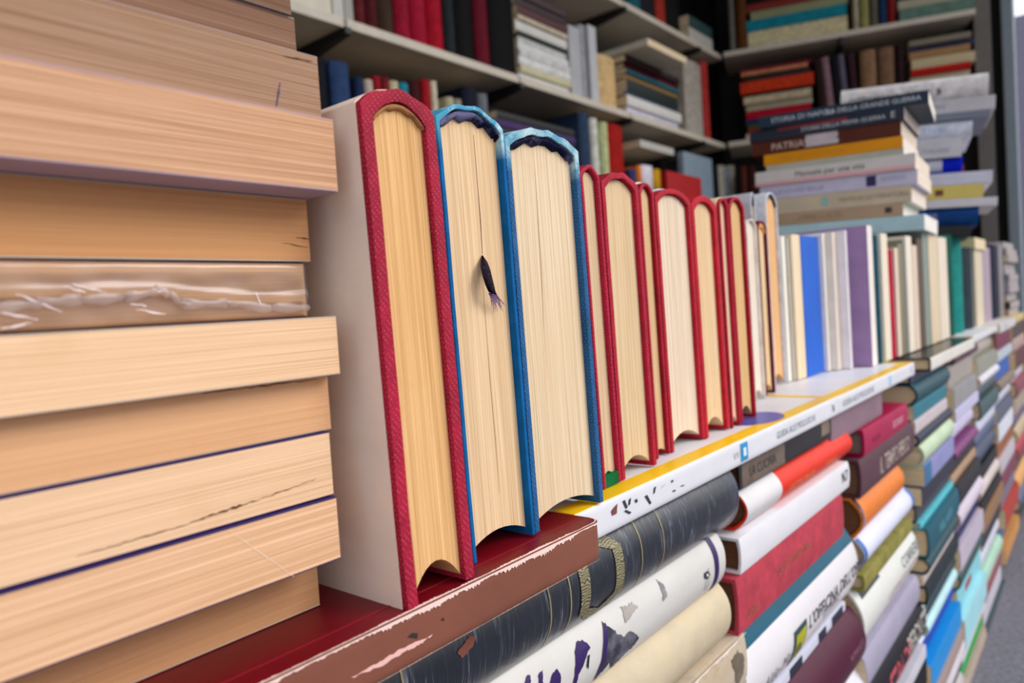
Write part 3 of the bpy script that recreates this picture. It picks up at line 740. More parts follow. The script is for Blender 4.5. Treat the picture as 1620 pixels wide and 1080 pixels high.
# ------------------------------------------------------------------ the standing row: books on their fore-edges, spines up
GR = 'books standing spine up along the ledge'
def top_z(px, py, Y): return onY(px, py, Y).z
def stand(label, xl, xr, Y, zt_px, cover, page, D=.20, lean=1.3, zb=-.0872, **k):
    xa, xb = onY(xl, 540, Y).x, onY(xr, 540, Y).x
    zt = top_z(zt_px[0], zt_px[1], Y + .004)
    T = xb - xa; sh = math.sin(R_(lean)) * .075
    return book(label, GR, (xa + sh + .0001, xb + sh - .0001, Y, Y + D, zb + math.sin(R_(abs(lean))) * T * .5, zt), 'head_up', cover, page, rot=Matrix.Rotation(R_(-lean), 3, 'Y'), near=True, **k)
tan_j = paper('faeade', .6, .08, 'f2dcc4')
RED = 'a8122e'; BLUE = '1668a6'
navyband = cloth('101230', False, '6a688a')
B1 = stand('red cloth book in a tan jacket, first standing spine up', 606, 719, .163, (622, 149), 'a01533', 'f1c287', lean=1.55, zb=-.0866,
           board=.0042, arch=.0055, concave=.0080, wob=.0003, jacket=(tan_j, .0022, .0004), D=.205, headband=(paper('c9925e', .8, .3, '8a5a30'), .0014), square=.002, power=2.2, lines=1.5)
B2 = stand('thick book with frayed light blue spine and a purple ribbon marker', 720, 823, .1725, (748, 175), '1a6ea6', 'efcfa6', zb=-.0866,
           board=.0017, arch=.0062, concave=.004, wob=.0003, headband=(navyband, .0030), cover_mat=cloth('10609c', False, 'bfe0e6', .152, '4a98b8'), square=.003, power=2.2)
B3 = stand('blue book with frayed dark blue headband, third in the row', 823.5, 937, .175, (862, 211), '20567f', 'efd8b6', zb=-.0874,
           board=.0030, arch=.0062, concave=.004, wob=.0003, headband=(navyband, .0030), cover_mat=cloth('1f5788', True, 'b4d0d6', .150, '5f9cb4'), square=.003, power=2.2)
# glossy plain blue left board strip for the second blue book's neighbour
B4 = stand('thin red book with green tail between blue and red neighbours', 938, 968, .187, (940, 268), 'b01a38', 'e3c7a2', board=.0022, arch=.004, wob=.0004, lean=1.6)
child_box(B4, 'green_tail_band', -B4.h + B4.board, B4.h - B4.board, -B4.W/2 + .0002, -B4.W/2 + .006, -B4.L/2 + .0005, -B4.L/2 + .01, cloth('0f6b3a', False))
B5 = stand('thick smooth red cloth book, first of the middle red ones', 969, 1026, .189, (968, 274), RED, 'e8cda4', board=.0032, arch=.0060, wob=.0003, concave=.006, power=2.2)
B6 = stand('slim red book with white-rimmed jacket behind the thick red one', 1027, 1050, .196, (1010, 290), RED, 'e6c496', board=.0024, arch=.005, jacket=(plain('e9dfd8', .5), .004, .0009), concave=.002, power=2.2)
B7 = stand('red book with white and blue jacket rim showing over its spine', 1051, 1106, .197, (1052, 300), 'b00f26', 'efdcc4', board=.0032, arch=.0062, jacket=(paper('dfe6ec', .5, .2, '2c6a8c'), .006, .0010), concave=.006)
B8 = stand('red book with cracked hinge, fourth of the middle red ones', 1107, 1146, .197, (1108, 312), 'b50a24', 'eecfa4', board=.0042, arch=.006)
B9 = stand('slim cream-jacketed book between two red ones', 1150.5, 1165, .196, (1150, 317), RED, 'e9c9ac', board=.0020, arch=.004, jacket=(plain('ead9b4', .5), .002, .0007))
B10 = stand('red book with torn lower cover before the white slim ones', 1166, 1190, .198, (1160, 313), 'a80c28', 'e6bf88', board=.0028, arch=.007)
B11 = stand('short white slim book standing before the maroon one', 1191, 1207, .226, (1185, 348), 'efe6da', 'f3e9dc', board=.0012, arch=.005, lean=.8)
B12 = stand('short maroon book with a peeling orange headband', 1208, 1223, .231, (1202, 350), '6a0c24', 'f0d4a8', board=.0026, arch=.006, lean=.8, headband=(plain('e8a04c', .7), .004))
B12b = stand('grey-white book with dark headband, rear of the maroon one', 1200, 1207, .250, (1188, 306), 'c9ccd4', 'edc392', board=.0016, arch=.009, lean=.8, headband=(plain('20263c', .7), .003))
B13 = stand('tall book with white rounded spine and orange page edges', 1223, 1241, .246, (1213, 305), 'd5d6de', 'f0c08a', board=.0016, arch=.010, lean=.8, headband=(plain('1a2038', .7), .003))

# purple ribbon marker on the second book (a frayed braided strip curling out of the pages)
def to_local(H, q): return H.M.inverted() @ Vx((q.x, q.y, q.z + Z0))
rib = cloth('2e1830', True); bm = bmesh.new(); g = []
path = [(764, 404, .0004, 1.5), (766, 412, -.0010, 5), (768, 424, -.0028, 7.5), (771, 438, -.0040, 8), (775, 452, -.0046, 7.5), (779, 464, -.0044, 6)]
for px, py, dy, wpx in path:
    Y = .1754 + dy
    g.append([bm.verts.new(to_local(B2, onY(px + s * wpx, py + s * 2, Y - (.0012 if s == 0 else 0)))) for s in (-1, -.5, 0, .5, 1)])
for a, b in zip(g, g[1:]):
    for j in range(4): bm.faces.new((a[j], a[j+1], b[j+1], b[j]))
bmesh.ops.solidify(bm, geom=bm.faces[:], thickness=.0003)
RIB = link('ribbon_marker', bm, rib, B2.root, smooth=True)
bm = bmesh.new(); r = random.Random(5)
for k in range(26):
    x0 = 779 + r.uniform(-6, 6); x1 = x0 + 8 + r.uniform(-5, 9); y1 = 484 + r.uniform(-4, 10)
    pts = [(x0, 463), ((x0 + x1)/2 + r.uniform(-3, 2), 474), (x1, y1)]
    vs = []
    for i, (px, py) in enumerate(pts):
        wd = (.7, .5, .25)[i]; vs.append([bm.verts.new(to_local(B2, onY(px + s * wd, py, .1712 + .0008 * i))) for s in (-1, 1)])
    for a, b in zip(vs, vs[1:]): bm.faces.new((a[0], a[1], b[1], b[0]))
link('ribbon_fringe', bm, plain('6a4a78', .8), RIB)
# vertical crease lines between signatures on books 2 and 3
def page_gap(H, pts, Y, wid, col='6b4524'):
    edge_mark(H, [(*(lambda q: (q.x, Y, q.z))(onY(px, py, Y)),) for px, py in pts], wid, plain(col, .9), 'page_gap', proud=.0001)
page_gap(B2, [(749, 213), (752, 250), (756, 300), (760, 350), (763, 402)], .1755, .00035)
page_gap(B2, [(764, 440), (769, 520), (775, 600), (783, 690), (790, 780)], .1755, .0002, '96693c')
page_gap(B3, [(846, 270), (851, 350), (856, 430), (860, 520), (866, 600)], .178, .0002, '8a6038')

# far half of the row
CUR = [0.0]
def far(label, xl, xr, Y, yt, cover, page='eee4d4', kind='edge', D=.19, soft=True, lean=.6, **k):
    xa, xb = onY(xl, 480, Y).x, onY(xr, 480, Y).x; zt = onY((xl+xr)/2, yt, Y).z
    xa = max(xa, CUR[0]); xb = max(xb, xa + .006); CUR[0] = xb; zt = min(zt, .077)
    ori = {'edge': 'head_up', 'spine': 'up_spine', 'fore': 'up_edge'}[kind]
    return book(label, GR, (xa + .0003, xb - .0003, Y, Y + D, -.0868, zt), ori, cover, page, hard=not soft, rot=Matrix.Rotation(R_(-lean), 3, 'Y'), **k)
FR = [
 ('narrow white book left of the green-lined one', 1241.5, 1248, .247, 374, 'f2efe8', 'f4f0e6', 'edge', True),
 ('slim book with dark green cover edge, left of the cream pages', 1248.5, 1253, .246, 376, '23503c', 'f0e8d8', 'edge', True),
 ('cream-paged book left of the bright blue spine', 1253.5, 1271, .243, 371, 'f2e6d0', 'f2e0c0', 'edge', True),
 ('bright blue glossy spined book standing in the far row', 1272, 1300, .242, 374, '1272d8', 'f4efe8', 'spine', True),
 ('white book right of the bright blue spine', 1301, 1311, .238, 370, 'f6f4f2', 'f4efe8', 'edge', True),
 ('off-white paged book, second right of the blue spine', 1312, 1328, .231, 368, 'f0e9e0', 'efe2d4', 'edge', True),
 ('white book with lilac tint beside the lilac-covered one', 1329, 1345, .222, 364, 'f4f1f8', 'f1eef2', 'edge', True)]
for d, a, b, Y, yt, c, pg, kd, sf in FR: far(d, a, b, Y, yt, c, pg, kd, soft=sf, lean=.8)
CUR[0] = .8935
HP = book('large book with lilac cover and white front edge, far row', GR, (.8705, .893, .2065, .40, -.0868, onY(1375, 356, .2065).z), 'head_up', 'b79cc4', 'f4f1ee', hard=False, rot=Matrix.Rotation(R_(-.6), 3, 'Y'), board=.0005, cover_mat=paper('b79ac6', .45, .15))
FR = [
 ('dark teal spined book right of the lilac-covered one', 1381, 1397, 0.2058, 372, '0f4652', 'f0e8dc', 'spine', False),
 ('white book between dark teal and red spines', 1398, 1408, 0.2054, 370, 'f6f2e8', 'f2ead8', 'edge', True),
 ('short crimson spined book in the far row', 1409, 1418, 0.2050, 396, 'b80f34', 'f2e0d0', 'spine', False),
 ('pale pink book right of the crimson spine', 1418.5, 1424, 0.2046, 392, 'e8d2c8', 'eadccc', 'edge', True),
 ('olive-grey slim book in the far row', 1424.5, 1431, 0.2042, 386, '9a9272', 'd8d0b8', 'spine', True),
 ('grey slim book right of the olive one', 1431.5, 1436, 0.2038, 380, '8d8f88', 'd8d4cc', 'spine', True),
 ('cream tall book right of the grey slim one', 1436.5, 1446, 0.2034, 374, 'f0e8da', 'efe6d6', 'edge', True),
 ('rosy beige book left of the brown speckled one', 1446.5, 1454, 0.2030, 388, 'd9bfae', 'e6d4c2', 'edge', True),
 ('brown speckled spine in the far row', 1454.5, 1463, 0.2026, 378, '6e5744', 'd9c8b0', 'spine', True),
 ('grey-green slim spine in the far row', 1463.5, 1472, 0.2022, 368, '9aa69a', 'd9d4c4', 'spine', True),
 ('cream paged wide book in the far row', 1472.5, 1487, 0.2018, 370, 'dccfb8', 'e0d0b4', 'edge', True),
 ('white and brown-topped book left of the dark green one', 1487.5, 1501, 0.2014, 376, 'e6dccf', 'ebe0d0', 'edge', True),
 ('dark green spined book in the far row', 1502, 1514, 0.2010, 368, '0a5145', 'e0d8c8', 'spine', False),
 ('teal green spined book right of the dark green one', 1514.5, 1530, 0.2006, 362, '128078', 'e0d8c8', 'spine', False),
 ('dark slate spined book right of the teal green one', 1530.5, 1544, 0.2002, 392, '27343c', 'e0d8c8', 'spine', False),
 ('cream slim book right of the dark slate one', 1544.5, 1556, 0.1998, 394, 'd9d4c0', 'd9d0b8', 'edge', True),
 ('lilac-grey book left of the navy one', 1556.5, 1569, 0.1994, 392, 'b9a6b0', 'c9bcc0', 'spine', True),
 ('navy spined book near the right end of the row', 1569.5, 1582, 0.1990, 379, '121c34', 'd9d0c8', 'spine', False),
 ('grey last standing book of the row', 1582.5, 1589, 0.1986, 381, '9a9496', 'b9b0a8', 'spine', True)]
for d, a, b, Y, yt, c, pg, kd, sf in FR: far(d, a, b, Y, yt, c, pg, kd, soft=sf)

# magazines lying in a pile past the row
z = -.0872; G = 'magazines piled at the far right end of the ledge'
for i, (t, c, d) in enumerate(((.018, 'b39a86', 'brown-beige magazine at the base of the far right pile'), (.020, '5c4a3c', 'dark brown book low in the far right pile'), (.024, 'c9b3a4', 'pinkish thick catalogue in the far right pile'),
    (.018, 'a9a4b0', 'grey-lilac magazine above the pinkish catalogue'), (.016, 'b9b4bc', 'light grey magazine midway up the far right pile'), (.018, '9d98a4', 'medium grey magazine midway up the far right pile'),
    (.016, 'c2bec6', 'pale lilac magazine high in the far right pile'), (.018, '8c8a94', 'dark grey magazine high in the far right pile'), (.020, 'd6cdb0', 'cream edged magazine third from top, far right pile'),
    (.018, 'a7a2a8', 'grey magazine second from top, far right pile'), (.018, 'cfcbd2', 'topmost pale magazine of the far right pile'))):
    t *= .86; book(d, G, (2.06 + random.uniform(0, .02), 2.29, .185 + random.uniform(0, .012), .40, z, z + t - .0005), 'spine_left', c, 'aaa4a6', hard=False); z += t

# ------------------------------------------------------------------ stacks A and B lying on the standing row, spines towards the viewer's left
def pile(px_rows, X0, base, yaw, grp, D=.15, zscale=1.0, tilt=1.9):
    """rows bottom to top: thickness, left Y, right Y, colour, label, dict"""
    Fm = Matrix.Translation((X0, .29, Z0 + base)) @ Matrix.Rotation(R_(yaw), 4, 'Z') @ Matrix.Rotation(R_(tilt), 4, 'X') @ Matrix.Translation((0, 0, -Z0 - base))
    z = base; out = []
    for t, yl, yr_, c, d, k in px_rows:
        k = dict(k); dx = k.pop('dx', 0); ex = k.pop('yaw', 0); t *= zscale
        Fk = Fm @ Matrix.Rotation(R_(ex), 4, 'Z')
        H = book(d, grp, (dx, dx + D, yr_ - .29, yl - .29, z, z + t - .0004), 'spine_left', c, frame=Fk, **k)
        z += t; out.append(H)
    return out
SOFT = dict(hard=False); zA = onY(1400, 372, .21).z + .002
zA = .0735
A = pile([
 (.022, .385, .190, 'c2e0ea', 'pale aqua book at the base of the near flat stack', dict(hard=False, page='f4f1ec')),
 (.018, .385, .215, 'c4ad94', 'tan spined book with worn upper edge, near flat stack', dict(hard=False, page='f2ece4')),
 (.024, .385, .205, 'd8cbb6', 'cream book with small blue emblem, near flat stack', dict(hard=False, page='efe2d8')),
 (.021, .405, .198, 'd9d6ec', 'lilac-white book with dark square logo, near flat stack', dict(hard=False, page='efe2d2')),
 (.022, .410, .200, 'e3dfdc', 'white book with pink line under its lettering, near stack', dict(hard=False, page='efe2d2', dx=-.004)),
 (.009, .395, .214, 'c9cabc', 'thin grey-green book under the yellow one, near stack', dict(hard=False, page='f0eae0')),
 (.017, .398, .215, 'f0a90e', 'bright yellow-orange book in the near flat stack', dict(hard=False, page='f2ebe6')),
 (.021, .415, .217, '6c3220', 'brown book with torn white label, near flat stack', dict(hard=False, page='efe3d2')),
 (.018, .418, .213, '3a4152', 'slate book with crimson upper stripe, second from top', dict(hard=False, page='e9ded2', dx=-.002)),
 (.018, .402, .185, '2c4358', 'blue-slate book topmost on the near flat stack', dict(hard=False, page='f2efe9', dx=-.004, yaw=3))], 1.092, zA + .002, 3.5, 'books lying in the near flat stack', zscale=.955)
wt = plain('c9d0d8', .6); bk_ = plain('3a3a48', .6)
letters(A[9], 'STORIA DI NAPOLI', .08, .010, wt, 0); letters(A[9], 'DA DELLA GRANDE GUERRA', .42, .009, wt, 0)
letters(A[8], 'STORIE DELLA PRIMA GUERRA', .36, .008, wt, -.1); band(A[8], .2, .66, plain('7a2436', .5), .3, .95, 'crimson_stripe')
letters(A[8], 'E', .92, .012, wt, 0)
band(A[7], .38, .60, paper('d9cfd4', .6, .3), -.75, .98, 'torn_label', jag=.002); letters(A[7], 'PATRIA', .14, .014, plain('d2bcae', .6), -.1)
letters(A[4], 'Manuale per una vita', .27, .011, bk_, .1); band(A[4], 0, 1, plain('e2a9b2', .5), -.95, -.5, 'pink_stripe')
letters(A[3], 'DELLE STORIE BELLE', .04, .009, plain('8d8cb8', .6), -.1); band(A[3], .70, .76, plain('1d1a52', .5), -.7, .75, 'square_logo'); letters(A[3], 'EDIZIONI', .79, .007, plain('8d9cc0', .6), .1)
letters(A[2], 'NOTE DI LETTERATURA', .5, .008, plain('7d7466', .6)); band(A[2], .37, .42, plain('8fb9b4', .6), -.5, .6, 'blue_emblem')
letters(A[1], 'OPERE SCELTE', .2, .009, plain('8d7660', .6)); band(A[1], .87, .92, plain('3a3028', .6), -.4, .5, 'dark_emblem')
letters(A[6], 'STORIA DELLA FILOSOFIA', .1, .008, plain('c98a10', .6))
Bp = pile([
 (.018, .36, .175, '2c3236', 'dark grey book at the base of the rear flat stack', dict(hard=False)),
 (.030, .375, .165, '17407c', 'navy blue book with faint crest, rear flat stack', dict(hard=True)),
 (.014, .37, .140, 'dedce4', 'white thin book jutting right above the navy one', dict(hard=False)),
 (.023, .36, .160, 'e2d27e', 'pale yellow book with small dark emblem, rear stack', dict(hard=False)),
 (.020, .37, .148, 'd7d9ea', 'white book with purple lettering below the royal blue one', dict(hard=False)),
 (.025, .37, .190, '0a22c4', 'royal blue book with white label, rear flat stack', dict(hard=True)),
 (.032, .37, .192, 'd9d9e0', 'white thick book above the royal blue one', dict(hard=False, dx=-.004)),
 (.028, .37, .178, 'd6dcec', 'bluish white book second of the thick white pair', dict(hard=True)),
 (.012, .38, .155, '8a93a4', 'grey-blue thin book in the rear flat stack', dict(hard=False)),
 (.022, .38, .148, 'd5d2d8', 'pale grey book under the topmost large white one', dict(hard=False)),
 (.038, .375, .158, 'e2dedf', 'large white book with black lettering topmost on rear stack', dict(hard=True))], 1.385, .081, 11, 'books lying in the rear flat stack', D=.17, tilt=3.6)
letters(Bp[10], 'OTTOMANA  OTTO  B', .06, .0135, plain('26242c', .6), -.25, bold=.0003)
letters(Bp[9], 'EDIZIONI', .52, .010, plain('7d86a4', .6)); letters(Bp[7], 'SCRITTORI', .5, .012, plain('7d9cd8', .6)); letters(Bp[6], 'NARRATORI ITALIANI', .35, .010, plain('8d8f98', .6), -.3)
band(Bp[5], .58, .84, paper('cfd2e2', .5, .2), -.7, .9, 'white_label'); letters(Bp[5], 'N.5', .62, .014, plain('3a4a7c', .6), 0, eps=.0008)
letters(Bp[4], 'ATTI', .46, .014, plain('8a3a78', .6), 0, bold=.0003); band(Bp[3], .66, .72, plain('6a3c28', .6), -.5, .4, 'dark_emblem'); band(Bp[1], .58, .72, plain('5c6690', .6), -.4, .4, 'faint_crest')
# dark red boxes seen between stack B and the post
book('dark red cloth volume standing behind the rear flat stack', None, (1.66, 1.80, .235, .33, .074, .245), 'up_left', '6a1c28')
book('cream book hanging over the row under the rear stack', None, (1.60, 1.75, .196, .33, .0600, .0810), 'spine_left', 'd9dcb8', hard=False)

# ------------------------------------------------------------------ front wall of lying books, spines out
GF = 'books lying in the front wall of stacks'
ORD = ['first', 'second', 'third', 'fourth', 'fifth', 'sixth', 'seventh', 'eighth', 'ninth']
def wallbook(label, x0, x1, z0, z1, cover, Y=.18, D=.165, hard=True, **k):
    return book(label, GF, (x0, x1, Y, Y + D, z0 + .0002, z1 - .0002), 'spine_front', cover, hard=hard, **k)
# column 1
gold = plain('a0926a', .45, .3)
def braid():
    mt, n, b = newmat('gold_braid'); mp = coords(n, (300, 300, 300), False); wv = N(n, 'ShaderNodeTexWave'); wv.inputs['Scale'].default_value = .8; wv.inputs['Distortion'].default_value = 12; wv.inputs['Detail'].default_value = 3
    n.links.new(mp.outputs[0], wv.inputs['Vector']); col = mix(n, ramp(n, wv.outputs['Fac'], .3, .7), lin('4c4a3c'), lin('9a8e66'))
    n.links.new(col, b.inputs['Base Color']); b.inputs['Roughness'].default_value = .5; return mt
br = braid()
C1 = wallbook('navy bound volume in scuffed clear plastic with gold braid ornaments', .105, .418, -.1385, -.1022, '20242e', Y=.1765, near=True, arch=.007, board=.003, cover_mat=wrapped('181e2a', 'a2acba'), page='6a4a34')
f1 = lambda px, py, Y=.1785: wfr(C1, px, py, .105, .418, -.12035, Y)
for px in (671, 722, 924, 941, 957, 1038, 1100, 1160):
    t = f1(px, 900 if px > 800 else 1060)[0] if px > 0 else 0
    if px in (671, 941): continue
for t in (.10, .135, .385, .43, .62, .69):
    band(C1, t, t + .0028, gold, -.96, .96, 'gold_rule', .0003)
for t0, t1 in ((.455, .478), (.545, .568)):
    band(C1, t0, t1, br, -.70, .60, 'gold_braid', .0004)
for sgn in (-1, 1):
    blot(C1, [(.455, sgn*.55), (.478, sgn*.55), (.511, sgn*.78), (.545, sgn*.55), (.568, sgn*.55), (.540, sgn*.93), (.511, sgn*.98), (.480, sgn*.93)], br, 'gold_braid', jag=.0002, eps=.0005)
blot(C1, [(.215, .25), (.238, .42), (.247, .35), (.240, .20), (.222, .10)], plain('7a4334', .8), 'torn_patch', jag=.0002)
blot(C1, [(.262, .50), (.270, .58), (.274, .48)], plain('7a4334', .8), 'torn_patch', jag=.0003)
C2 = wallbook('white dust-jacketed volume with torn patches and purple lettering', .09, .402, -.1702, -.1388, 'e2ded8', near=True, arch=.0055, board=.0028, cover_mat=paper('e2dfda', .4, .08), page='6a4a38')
purple = plain('2a0f56', .5); dkp = paper('4a4c5c', .6, .5, '8d8890')
band(C2, .948, .966, purple, -.97, .97, 'purple_band', .0003)
f2 = lambda px, py, Y=.1805: wfr(C2, px, py, .09, .402, -.1545, Y)
blot(C2, [f2(957, 984), f2(972, 998), f2(985, 1008), f2(993, 998), f2(1012, 1008), f2(1004, 1024), f2(990, 1040), f2(976, 1060), f2(966, 1048), f2(952, 1072)], dkp, jag=.0007)
blot(C2, [f2(957, 982), f2(961, 990), f2(956, 1040), f2(950, 1075), f2(945, 1080)], purple, 'worn_letter', jag=.0004, eps=.0005)
blot(C2, [f2(988, 962), f2(1004, 954), f2(1010, 960), f2(998, 974), f2(988, 985)], paper('b9b2ac', .6, .3), jag=.0006)
blot(C2, [f2(1045, 918), f2(1052, 925), f2(1054, 942), f2(1046, 952), f2(1048, 935)], paper('aaa4a8', .6, .4), jag=.0005)
blot(C2, [f2(1112, 906), f2(1118, 902), f2(1122, 908), f2(1118, 916), f2(1112, 914)], plain('2c2c34', .6), 'round_emblem', jag=.0001)
blot(C2, [f2(1114.5, 908), f2(1117, 906), f2(1119, 909), f2(1117, 912)], plain('d8d6d4', .6), 'emblem_centre', jag=0, eps=.0006)
for i in range(4): letters(C2, ('EDITORI', 'ASSOCIATI', 'EDITORI', 'MILANO')[i], .895 + .009 * i, .0026, plain('77757c', .6), -.35, stretch=.01) if False else None
# rows of tiny publisher lettering across the spine
def cross_letters(H, text, wf, size, mat, u=0.0):
    cu = bpy.data.curves.new('t', 'FONT'); cu.body = text; cu.size = size; cu.align_x = 'CENTER'; cu.resolution_u = 1
    t = bpy.data.objects.new('t', cu); me = bpy.data.meshes.new_from_object(t); bm = bmesh.new(); bm.from_mesh(me)
    bpy.data.objects.remove(t); bpy.data.curves.remove(cu); bpy.data.meshes.remove(me)
    for v in bm.verts: v.co = Vector((-v.co.y + H.L * (wf - .5), v.co.x + u * H.h, 0))
    on_spine(H, bm, 'spine_lettering', mat, .0005)
for i, t in enumerate(('EDITORI', 'ASSOCIATI')): cross_letters(C2, t, .912 + .011 * i, .0027, plain('6a6870', .6), -.28)
def worn_letter(pts, m_=None): blot(C2, [f2(*p) for p in pts], m_ or purple, 'worn_letter', jag=.0003, sub=4, eps=.0004)
worn_letter([(905, 1080), (908, 1056), (910, 1030), (916, 1016), (924, 1013), (933, 1022), (926, 1034), (921, 1052), (913, 1066), (911, 1080)])
worn_letter([(868, 1080), (872, 1066), (880, 1058), (885, 1068), (884, 1080), (878, 1084)])
worn_letter([(851, 1080), (854, 1066), (860, 1060), (858, 1074), (857, 1084)])
worn_letter([(832, 1080), (838, 1070), (842, 1068), (840, 1080), (836, 1086)])
worn_letter([(926, 1052), (928, 1036), (931, 1034), (929, 1058)], plain('101014', .6))
C3 = wallbook('cream vellum-like volume with rounded spine below the torn white one', .09, .4055, -.2065, -.1705, 'e9dcc2', near=True, arch=.008, board=.0026, cover_mat=paper('dfd0b4', .6, .18, 'c9b48c'), page='cdb694')
C4 = wallbook('battered stained cream volume lowest of the first stack', .09, .425, -.242, -.2068, 'd9ccb8', near=True, arch=.002, board=.0030, cover_mat=paper('d2c4b0', .8, .35, 'b09a7c'), page='b89c78')
scuff(C4, .5, .998, 1, .002, plain('ecd6c8', .9), 'scuffed_edge')
blot(C4, [(.93, .5), (.96, .6), (.985, .2), (.98, -.4), (.95, -.6), (.94, 0)], paper('8d8272', .9, .5, '5f564a'), 'stain', jag=.001)

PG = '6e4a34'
D1 = wallbook('thin black book with torn beige strip above the orange one', .4325, .625, -.1215, -.104, '3a3638', Y=.182, near=True, arch=.0008, board=.0012, cover_mat=paper('3f3c40', .5, .3), page=PG)
band(D1, .02, .42, paper('8d7d72', .7, .6, '4c4440'), -.9, .9, 'torn_strip', jag=.001); letters(D1, 'LA CUCINA', .08, .009, plain('3c3432', .6), 0, eps=.0008)
band(D1, .86, .97, paper('9c8a78', .7, .4), -.4, .9, 'torn_strip', jag=.001)
D2 = wallbook('orange-red rounded volume with white label at its left end', .437, .677, -.1488, -.1218, 'e83c08', near=True, arch=.009, board=.002, cover_mat=paper('ee3c0a', .4, .10), page=PG, power=2.0)
band(D2, .0, .26, paper('e9e6e6', .4, .08), -.98, .98, 'white_label', .0003)
letters(D2, 'SCRITTORI STRANIERI', .32, .006, plain('f28a4c', .6), -.25); letters(D2, 'ROMANZI', .68, .006, plain('f28a4c', .6), -.25)
D3 = wallbook('plain white flat-spined volume below the orange-red one', .424, .664, -.1718, -.149, 'eeecf0', near=True, arch=.0012, board=.002, cover_mat=paper('f0eef2', .4, .05), page=PG)
letters(D3, 'N.7', .90, .012, plain('33383c', .6), .1, bold=.0003)
D4 = wallbook('dusty red cloth volume with faded gold title, second stack', .416, .641, -.2075, -.172, 'b03a48', near=True, arch=.0012, board=.0028, cover_mat=cloth('b23848', True), page=PG)
letters(D4, 'LA LETTERATURA', .30, .0085, plain('a8604a', .6), .05); letters(D4, 'OPERE', .05, .007, plain('a8604a', .6), -.5)
D5 = wallbook('large white volume with teal top stripe and square emblem', .423, .677, -.2775, -.2078, 'f0ecee', near=True, arch=.014, board=.002, cover_mat=paper('f1edef', .35, .05), page=PG, power=2.0)
band(D5, .0, 1, paper('156a82', .35, .12), .55, .985, 'teal_stripe', .0003)
f5 = lambda px, py, Y=.182: wfr(D5, px, py, .423, .677, -.24265, Y)
EMB = blot(D5, [f5(1251, 1000), f5(1271, 976), f5(1277, 1032), f5(1256, 1060)], plain('2c4a50', .5), 'square_emblem', jag=0, sub=4)
blot(D5, [f5(1255, 1005), f5(1270, 986), f5(1275, 1029), f5(1259, 1050)], paper('c9c83c', .5, .25), 'emblem_picture', jag=0, sub=4, eps=.0006).parent = EMB
blot(D5, [f5(1258, 1026), f5(1262, 1014), f5(1266, 1016), f5(1270, 1026), f5(1265, 1044), f5(1262, 1036)], paper('8a8c6a', .5, .4, 'e6e4c8'), 'emblem_picture', jag=.0004, sub=3, eps=.0009).parent = EMB
ltr = plain('44424c', .6)
letters(D5, "L'OFFICINA DELL'OPERA", .47, .0155, ltr, -.12, stretch=.95, bold=.0002); letters(D5, 'DI MARIO', .62, .010, plain('6a6470', .6), -.34)
letters(D5, 'Aldo Mocci', .13, .015, plain('8a8890', .6), -.42)
D6 = wallbook('thin white book with dark blocks under the large white volume', .47, .672, -.2865, -.2778, 'dadcec', near=False, hard=False, cover_mat=paper('dfe0ee', .4, .05), Y=.191)
for a, b in ((.05, .16), (.28, .42), (.62, .72), (.80, .96)): band(D6, a, b, plain('1a2438', .5), -.9, .9, 'dark_block')
D7 = wallbook('wine-purple rounded volume low in the second stack', .455, .686, -.345, -.2868, '5c1238', near=True, arch=.013, board=.0024, cover_mat=paper('5e1038', .35, .12), page=PG, power=2.0, Y=.178)
letters(D7, 'ROMANZO', .78, .008, plain('8d5a70', .6), .1)
D8 = wallbook('white rounded volume at the bottom of the second stack', .455, .690, -.402, -.3452, 'e9e9f2', arch=.012, hard=True, cover_mat=paper('eceaf2', .35, .05))
D9 = wallbook('blue volume under the second stack, hardly visible', .45, .69, -.445, -.4022, '2c5c94', arch=.004)

def column(specs, cname, x_off=0):
    out = []
    for d, x0, x1, z0, z1, c, k in specs:
        k = dict(k); out.append(wallbook(d, x0, x1, z0, z1, c, **k))
    return out
S = dict(hard=False)
E1 = column([
 ('mauve flat volume under the far album end', .630, .805, -.1305, -.104, '9c7a84', dict(near=True, arch=.001, Y=.184, cover_mat=paper('a08490', .5, .15))),
 ('magenta flat volume with white title, third stack', .716, .902, -.1558, -.1308, 'b80a56', dict(near=True, arch=.0012, cover_mat=paper('bc0a58', .4, .12), page='8d7a72')),
 ('plum-brown volume with cream capital lettering, third stack', .700, .930, -.1915, -.156, '6a4650', dict(near=True, arch=.002, cover_mat=paper('6c4852', .4, .15), page='7a5a48')),
 ('orange rounded volume with purple patterned left end', .700, .872, -.2300, -.1918, 'f08a24', dict(near=True, arch=.010, cover_mat=paper('f2902c', .35, .12), power=2.0, page='7a5236')),
 ('white rounded volume with blue ends below the orange one', .703, .914, -.2605, -.2302, 'e2e4f6', dict(near=True, arch=.009, cover_mat=paper('e6e8f8', .35, .05), power=2.0)),
 ('olive-green flat volume below the white one with blue ends', .696, .900, -.2765, -.2607, '8d8648', dict(arch=.0012)),
 ('large ivory volume with black label at left, third stack', .690, .928, -.3345, -.2767, 'e9e9e2', dict(near=True, arch=.012, cover_mat=paper('ecece6', .35, .06), power=2.0)),
 ('grey-lilac volume below the large ivory one', .690, .925, -.3700, -.3347, 'b4aec2', dict(arch=.004, hard=False)),
 ('black volume with red and white title, third stack', .695, .950, -.4240, -.3702, '1c1a26', dict(near=True, arch=.010, cover_mat=paper('1e1c28', .35, .2), power=2.0)),
 ('slim white volume under the black titled one', .70, .945, -.4400, -.4242, 'd9d6e0', S),
 ('black volume low in the third stack', .70, .945, -.4700, -.4402, '15151c', S),
 ('red volume at the foot of the third stack', .70, .94, -.5100, -.4702, '9c2030', {}),
 ('grey volume on the pavement under the third stack', .70, .94, -.5990, -.5102, '77757f', {})], '')
